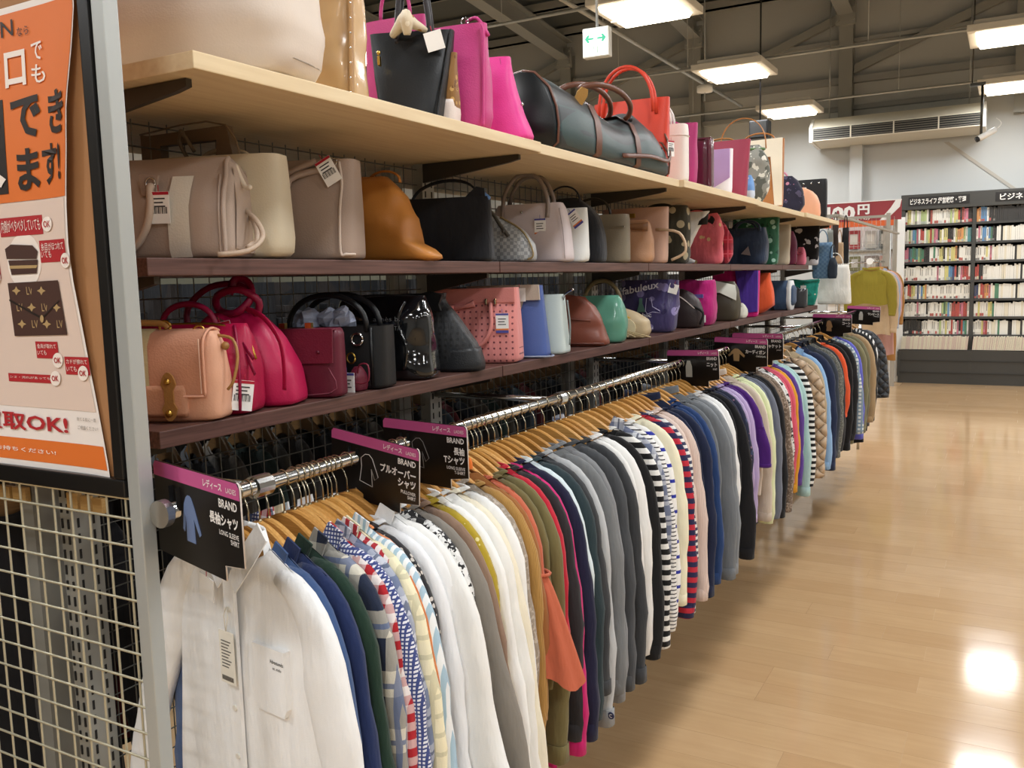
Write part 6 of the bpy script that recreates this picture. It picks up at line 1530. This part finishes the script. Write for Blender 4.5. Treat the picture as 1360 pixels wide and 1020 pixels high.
R_, w, t, h = bag('bucket_bag', 'black perforated bucket bag with a smooth base', 'bag', 'low', 566, 644, 390, 'trapdown', perf, .11, -6, xc=-1.37, ex=4, prof=[(0, .98, 1, .03), (.1, 1, 1, .03), (.35, .93, .9, 0), (.75, .70, .6, -.10), (.9, .55, .45, -.13), (1, .52, .4, -.10)])
add(R_, 'smooth_base', leather('#1d1f22', .4), lambda b: bag_body(b, w*1.015, t*1.03, h*.30, [(0, .98, 1, .03), (.3, 1, 1, .03), (1, .955, .95, .01)], 4, 36, 0, 0, 6, False)); add(R_, 'top_fold', leather('#17181b', .45), lambda b: prism(b, [(-w*.30, h*.76), (w*.16, h*.78), (w*.14, h*.86), (w*.18, h*.98), (w*.05, h*1.03), (-w*.32, h*.92)], -t*.42, -t*.30))
pp = cloth('#d98a86', 'perf', '#7a3f45', None, 55.0, .17, .5); ps = leather('#d58680', .45)
R_, w, t, h = bag('tote_bag', 'salmon pink perforated tote with a looped handle', 'bag', 'low', 578, 699, 383, 'box', pp, .11, -3, xc=-1.385, ex=6, prof=[(0, .92, .9), (.05, .98, 1), (.5, .96, .9), (1, .92, .6)])
add(R_, 'top_band', ps, lambda b: (box(b, (-w*.462, -t*.40, h*.80), (w*.462, -t*.30, h*1.0), 0, .003)))
def ph_(b): tube(b, [(w*.20, -t*.46, h*.80), (w*.21, -t*.55, h*.72), (w*.22, -t*.62, h*.55), (w*.20, -t*.66, h*.42), (w*.12, -t*.66, h*.28), (0, -t*.66, h*.20), (-w*.15, -t*.66, h*.28), (-w*.24, -t*.62, h*.5), (-w*.23, -t*.5, h*.78)], .0065, 8)
add(R_, 'handle', ps, ph_); add(R_, 'buckle', plain('#d9c2a0', .25, 1.0), lambda b: (box(b, (w*.14, -t*.5, h*.78), (w*.165, -t*.36, h*.86), 0, .002), box(b, (w*.24, -t*.5, h*.78), (w*.265, -t*.36, h*.86), 0, .002))); price_tag(R_, w*.33, -t*.52, h*.72, 'band', .05); add(R_, 'leather_bow', ps, lambda b: (tube(b, [(-w*.24, -t*.42, h*.74), (-w*.1, -t*.5, h*.76), (w*.02, -t*.45, h*.80)], [.012, .005, .012], 6, 0, .004)))
bl_ = leather('#4d62a0', .42, .1)
R_, w, t, h = bag('tote_bag', 'blue and stone handbag with a gold and beige clasp', 'bag', 'low', 676, 733, 380, 'trap', bl_, .09, -6, xc=-1.37, ex=6, prof=[(0, 1, 1), (.06, 1, 1), (1, .86, .45)])
add(R_, 'stone_top', leather('#b9ab9c', .5), lambda b: prism(b, [(-w*.46, h*.66), (w*.2, h*.66), (w*.24, h*.80), (w*.43, h*.80), (w*.42, h*1.01), (-w*.43, h*1.01)], -t*.44, -t*.30)); add(R_, 'clasp', leather('#d3b38c', .45), lambda b: (box(b, (-w*.05, -t*.50, h*.60), (w*.18, -t*.42, h*.70), 0, .002), box(b, (-w*.2, -t*.48, h*.55), (w*.02, -t*.43, h*.63), 0, .002))); price_tag(R_, w*.2, -t*.48, h*1.02, 'square'); add(R_, 'base_edge', plain('#9aa2b8', .4), lambda b: tube(b, [(-w*.49, -t*.5, .006), (w*.49, -t*.5, .006), (w*.5, t*.4, .006)], .003, 5))
mi_ = leather('#c6d3d0', .42, .08)
R_, w, t, h = bag('handbag', 'pale mint handbag with a black clip strap', 'bag', 'low', 706, 760, 392, 'box', mi_, .09, -6, xc=-1.38, ex=6, prof=[(0, .98, 1), (.06, 1, 1), (1, .90, .7)]); add(R_, 'clip_strap', BLACK, lambda b: (box(b, (-w*.34, -t*.56, h*.78), (-w*.05, -t*.48, h*.92), 0, .004), box(b, (-w*.2, -t*.56, h*.42), (-w*.02, -t*.5, h*.6), 0, .004))); price_tag(R_, -w*.15, -t*.6, h*.86, 'band', 0, -.2); add(R_, 'side_ring', CHROME, lambda b: tube(b, [(w*.44, -.0, h*.9), (w*.5, -.02, h*1.0), (w*.62, -.03, h*1.08)], .004, 6)); add(R_, 'side_strap', leather('#7f8a88', .45), lambda b: tube(b, [(w*.5, 0, h*.9), (w*.53, 0, h*.5), (w*.52, 0, .03)], .006, 6, 0, .002))
rb = leather('#7d4434', .4, .12)
R_, w, t, h = bag('slouch_bag', 'reddish brown gathered leather bag', 'bag', 'low', 754, 814, 392, 'slouch', rb, .11, -4, wr=.02, open_=False, xc=-1.37, prof=[(0, .96, .95), (.1, 1, 1), (.5, .86, .9, -.04), (.8, .70, .6, -.08), (.9, .58, .4, -.1), (1, .5, .5, -.1)]); add(R_, 'piping', leather('#5e3126', .4), lambda b: tube(b, [(-w*.48, -t*.52, .012), (w*.49, -t*.52, .012)], .0035, 6)); add(R_, 'strap', leather('#6d3a2c', .4), lambda b: tube(b, [(-w*.45, -t*.3, h*.5), (-w*.1, -t*.58, h*.55), (w*.3, -t*.4, h*.5)], .004, 6))
gm = leather('#5f9a84', .3, .15, .2, 60)
R_, w, t, h = bag('slouch_bag', 'metallic green soft bag', 'bag', 'low', 788, 836, 393, 'slouch', gm, .10, -4, wr=.014, open_=False, xc=-1.36); add(R_, 'seam', leather('#4b7d6a', .35), lambda b: tube(b, [(-w*.2, -t*.5, h*.8), (0, -t*.56, h*.5), (w*.3, -t*.55, h*.2)], .002, 5))
bg_ = leather('#bba784', .45)
R_, w, t, h = bag('fringe_bag', 'beige round bag with a long fringe and tube handle', 'bag', 'low', 808, 868, 407, 'dome', bg_, .12, -6, open_=False, xc=-1.35, prof=[(0, .9, .9), (.2, 1, 1), (.55, .95, 1), (.8, .7, .7, -.06), (1, .3, .3, -.14)])
add(R_, 'handle', leather('#8f7f5f', .42), lambda b: handle_arc(b, w*.3, .01, h*.8, h*1.0, .009)); R_.children[-1].location = (-w*.24, 0, 0)
def fr_(b):
    for k in range(11): tube(b, [(-w*.18+.003*k, -t*.6, h*.42), (-w*(.32-.07*k)*.9, -t*.72, h*.2), (-w*(.5-.11*k), -t*.78-.004*(k % 3), .010)], .0028, 5)
add(R_, 'fringe', leather('#c2ae86', .5), fr_); add(R_, 'zipper', GOLD, lambda b: tube(b, [(-w*.1, -t*.35, h*.86), (w*.14, -t*.45, h*.74), (w*.3, -t*.42, h*.58)], .004, 6)); add(R_, 'logo_patch', leather('#ded0ac', .45), lambda b: disc(b, (w*.22, h*.34), w*.13, (-t*.56, -t*.50), 16))
vp = cloth('#4b4470', 'floral', '#8f86b8', '#39345c', 16.0, .3, .15)
R_, w, t, h = bag('vinyl_bag', 'purple glossy vinyl bag printed with white words and a boot', 'bag', 'low', 850, 908, 372, 'trap', vp, .10, -4, wr=.014, xc=-1.36, prof=[(0, .76, .8), (.1, .84, 1), (.5, .92, .9), (1, 1, .4)])
add(R_, 'lettering', plain('#e6e4ee', .5), lambda b: (text(b, 'fabuleux', -w*.40, h*.72, w*.22, h*.86, -t*.5-.008, 0, .015, .03), text(b, 'la chic', -w*.24, h*.30, w*.10, h*.38, -t*.55-.008, 0, .01), text(b, 'by - jou', -w*.26, h*.06, w*.12, h*.13, -t*.52-.008, 0, .01)))
add(R_, 'boot_print', plain('#b9b4d6', .5), lambda b: tube(b, [(w*p[0], -t*.56-.008, h*p[1]) for p in ((.02, .66), (.10, .66), (.12, .50), (.24, .42), (.25, .38), (.12, .40), (.04, .36), (.0, .42))], .0016, 4, closed=True)); add(R_, 'dress_print', plain('#5f8a80', .5), lambda b: prism(b, [(-w*.14, h*.40), (-w*.0, h*.40), (-w*.05, h*.56), (-w*.05, h*.66), (-w*.10, h*.66), (-w*.10, h*.56)], -t*.56-.009, -t*.56-.006)); price_tag(R_, w*.45, -.02, h*.96, 'square', .3, .3)
db = leather('#2f2424', .45)
R_, w, t, h = bag('backpack', 'dark brown rounded backpack with a pale zip edge', 'bag', 'low', 896, 938, 384, 'dome', db, .12, 0, open_=False); add(R_, 'zip_edge', plain('#b7aaa2', .5), lambda b: tube(b, [(-w*.4, -t*.4, h*.62), (-w*.2, -t*.45, h*.85), (w*.1, -t*.46, h*.84), (w*.4, -t*.45, h*.5)], .003, 5)); price_tag(R_, -w*.35, -t*.4, h*1.04, 'square', .2, .4); add(R_, 'strap', DARK, lambda b: tube(b, [(w*.3, -t*.3, h*.6), (w*.55, -t*.5, h*.4), (w*.5, -t*.5, .02)], .006, 6))
mgf = cloth('#b01c70')
R_, w, t, h = bag('nylon_bag', 'folded magenta nylon bag with a white label', 'bag', 'low', 910, 956, 373, 'bucket', mgf, .13, -4, wr=.02, open_=False, xc=-1.39); add(R_, 'label_patch', PAPER, lambda b: box(b, (w*.12, -t*.60, h*.08), (w*.38, -t*.54, h*.24))); add(R_, 'badge', cloth('#6a5fa8'), lambda b: box(b, (w*.08, -t*.60, h*.62), (w*.34, -t*.54, h*.70))); arch2(R_, mgf, w*.2, .02, h-.02, (0,), .007)
ow = leather('#4b4538', .45)
R_, w, t, h = bag('shoulder_bag', 'olive brown and white shoulder bag', 'bag', 'low', 946, 986, 374, 'slouch', ow, .12, -4, wr=.012, open_=False); add(R_, 'white_flap', leather('#dcdccf', .5), lambda b: loft(b, [[(-w*.46, -t*.3, h*.95), (0, -t*.2, h*1.03), (w*.45, -t*.3, h*.9)], [(-w*.42, -t*.56, h*.84), (0, -t*.6, h*.86), (w*.5, -t*.55, h*.70)], [(-w*.2, -t*.60, h*.70), (0.05, -t*.62, h*.72), (w*.5, -t*.6, h*.52)]], closed=False)); add(R_, 'snap', GOLD, lambda b: ball(b, (.0, -t*.62, h*.6), .005, 6))
R_, w, t, h = bag('pouch', 'small off-white pouch on the lower shelf front', 'bag', 'low', 970, 994, 403, 'pouch', cloth('#d8d6c8'), .07, -6, xc=-1.33, wr=.012, open_=False); add(R_, 'tie', cloth('#b9b5a2'), lambda b: tube(b, arc(0, 2*PI, 10, lambda q: (w*.38*math.cos(q), t*.35*math.sin(q), h*.8)), .003, 5))
R_, w, t, h = bag('tote_bag', 'purple and magenta two-tone canvas tote', 'bag', 'low', 976, 1011, 360, 'tote', cloth('#d01c7c'), .07, -6, xc=-1.37); add(R_, 'purple_panel', cloth('#4d2f95'), lambda b: prism(b, [(w*.02, h*1.0), (w*.49, h*1.0), (w*.48, h*.12), (w*.3, h*.10), (w*.1, h*.4)], -t*.54, -t*.30)); price_tag(R_, -w*.05, -t*.58, h*.80, 'square', s=.9); add(R_, 'badge', PAPER, lambda b: box(b, (-w*.2, -t*.56, h*.22), (w*.08, -t*.5, h*.38))); arch2(R_, cloth('#b01c6c'), w*.2, .02, h-.01, (.02,), .006)
R_, w, t, h = bag('canvas_bag', 'bright orange canvas bag with a round emblem', 'bag', 'low', 1003, 1032, 363, 'slouch', cloth('#dd5a30'), .11, -6, wr=.014, open_=False, xc=-1.37, prof=[(0, .6, .9, -.1), (.2, .96, 1), (.55, .9, .9, .02), (.8, .5, .5, .14), (1, .4, .3, .2)]); add(R_, 'emblem', PAPER, lambda b: box(b, (-w*.18, -t*.58, h*.24), (w*.04, -t*.53, h*.42))); price_tag(R_, w*.12, -t*.3, h*1.04, 'square', 0, .4)
R_, w, t, h = bag('backpack', 'slate blue and black backpack with a white roll strap', 'bag', 'low', 1024, 1060, 373, 'dome', cloth('#3b4f6b'), .15, -8, open_=False, prof=PROFS['roll']); add(R_, 'black_band', cloth('#141417'), lambda b: bag_body(b, w*.22, t*1.04, h*.98, PROFS['roll'], 4, 24, 0, 0, 8, False)); add(R_, 'white_band', cloth('#dfe1e0'), lambda b: bag_body(b, w*.14, t*1.02, h*1.0, PROFS['roll'], 4, 24, .004, 2, 8, False)); R_.children[-1].location = (w*.38, 0, 0)
R_, w, t, h = bag('vinyl_bag', 'clear grey vinyl case at the end of the lower shelf', 'bag', 'low', 1050, 1074, 384, 'box', plain('#3a3b3e', .15, 0, .6), .10, -6); arch2(R_, BLACK, w*.3, .03, h-.01, (0,), .004)
R_, w, t, h = bag('canvas_bag', 'teal green bag with a white tag at the lower shelf end', 'bag', 'low', 1064, 1090, 372, 'trap', cloth('#1f8a78', 'floral', '#d9d9c0', '#1a6f62', 18.0, .12), .08, -8, wr=.016, xc=-1.33); price_tag(R_, w*.1, -t*.55, h*.85, 'square'); add(R_, 'tie', cloth('#1c7a6a'), lambda b: tube(b, [(-w*.5, -.02, h*.9), (-w*.2, -.04, h*1.0), (w*.2, -.04, h*.94), (w*.5, -.02, h*1.0)], .008, 6, 0, .004))

# ---- bags hung at the far end of the rack
SMOOTH[0] = False
ey = G1+.06
def hung(lab, u0, u1, v0, v1, mat, name='shoulder_bag', y=ey, style='slouch', strapm=None, x=None, grp='bags hung at the far end of the rack'):
    um = (u0+u1)/2; p = on_y(um, v1, y); q = on_y(um, v0, y); a = on_y(u0, v1, y); e = on_y(u1, v1, y)
    t_ = thing(name, lab, 'bag', p, 0, grp); w = e.x-a.x; h = q.z-p.z
    b = MB(); bag_body(b, w, min(.1, w*.5), h, PROFS[style], 4, 28, .008, int(u0), 10, False); b.build('body', [mat, DARK], t_)
    b = MB(); tube(b, arc(PI, 0, 10, lambda s: (w*.25*math.cos(s), 0, h*.97+.10*math.sin(s))), .004, 6); b.build('strap', strapm or mat, t_)
    return t_, w, h
hung('blue woven denim-look bag hung beyond the lower shelf', 1078, 1106, 322, 370, cloth('#4f6f8d', 'weave', '#6d8ba6', None, 60.0), style='bucket')
hung('dark slate pouch hung beside the blue woven bag', 1099, 1112, 342, 370, leather('#2f3a47', .4), y=ey-.04, style='pouch')
hung('large white canvas bag hung under the blue woven bag', 1086, 1130, 352, 404, cloth('#e6e3da'), y=ey+.12, style='trapdown')
hung('grey flat bag hung on the far end bar', 1098, 1106, 305, 345, leather('#8b8d86', .5), y=ey+.2, style='slim')
hung('dark brown long bag hung on the far end bar', 1105, 1113, 298, 340, leather('#33261f', .5), y=ey+.25, style='slim')
hung('beige knotted bag hung on the far end bar', 1108, 1121, 322, 350, leather('#bf9f7c', .5), y=ey+.3, style='slouch')
hung('black strap bag hung apart on the far end bar', 1118, 1127, 302, 350, leather('#141414', .5), y=ey+.3, style='slim')
b = MB(); fx = on_y(1095, 296, ey+.27).x
t = thing('far_end_frame', 'grey slotted frame standing beyond the end of the rack', 'frame', (0, 0, 0))
fy = 11.6
for u in (1178,):
    x = on_y(u, 380, fy).x; z1 = on_y(u, 283, fy).z
    box(b, (x-.022, fy-.02, 0), (x+.022, fy+.02, z1)); xx1 = x; zz1 = z1
b.build('post', plain('#a8a296', .5, .3), t)
b = MB(); box(b, (-1.9, fy-.015, zz1-.05), (xx1+.02, fy+.015, zz1-.02)); box(b, (-1.92, ey+.24, 1.92), (-1.19, ey+.28, 1.945)); box(b, (-1.215, ey+.2, 1.925), (-1.19, fy, 1.945)); box(b, (-1.92, ey+.2, 0), (-1.88, ey+.24, 1.945)); b.build('cross_bar', plain('#a8a296', .5, .3), t)
b = MB()
for i in range(14): tube(b, [(-1.9+i*.05, fy, 1.0), (-1.9+i*.05, fy, zz1-.04)], .002, 4)
for i in range(18): tube(b, [(-1.9, fy, 1.0+i*.05), (xx1, fy, 1.0+i*.05)], .002, 4)
stuff(b.build('wire_grid', plain('#aaa69c', .4, .5), t))
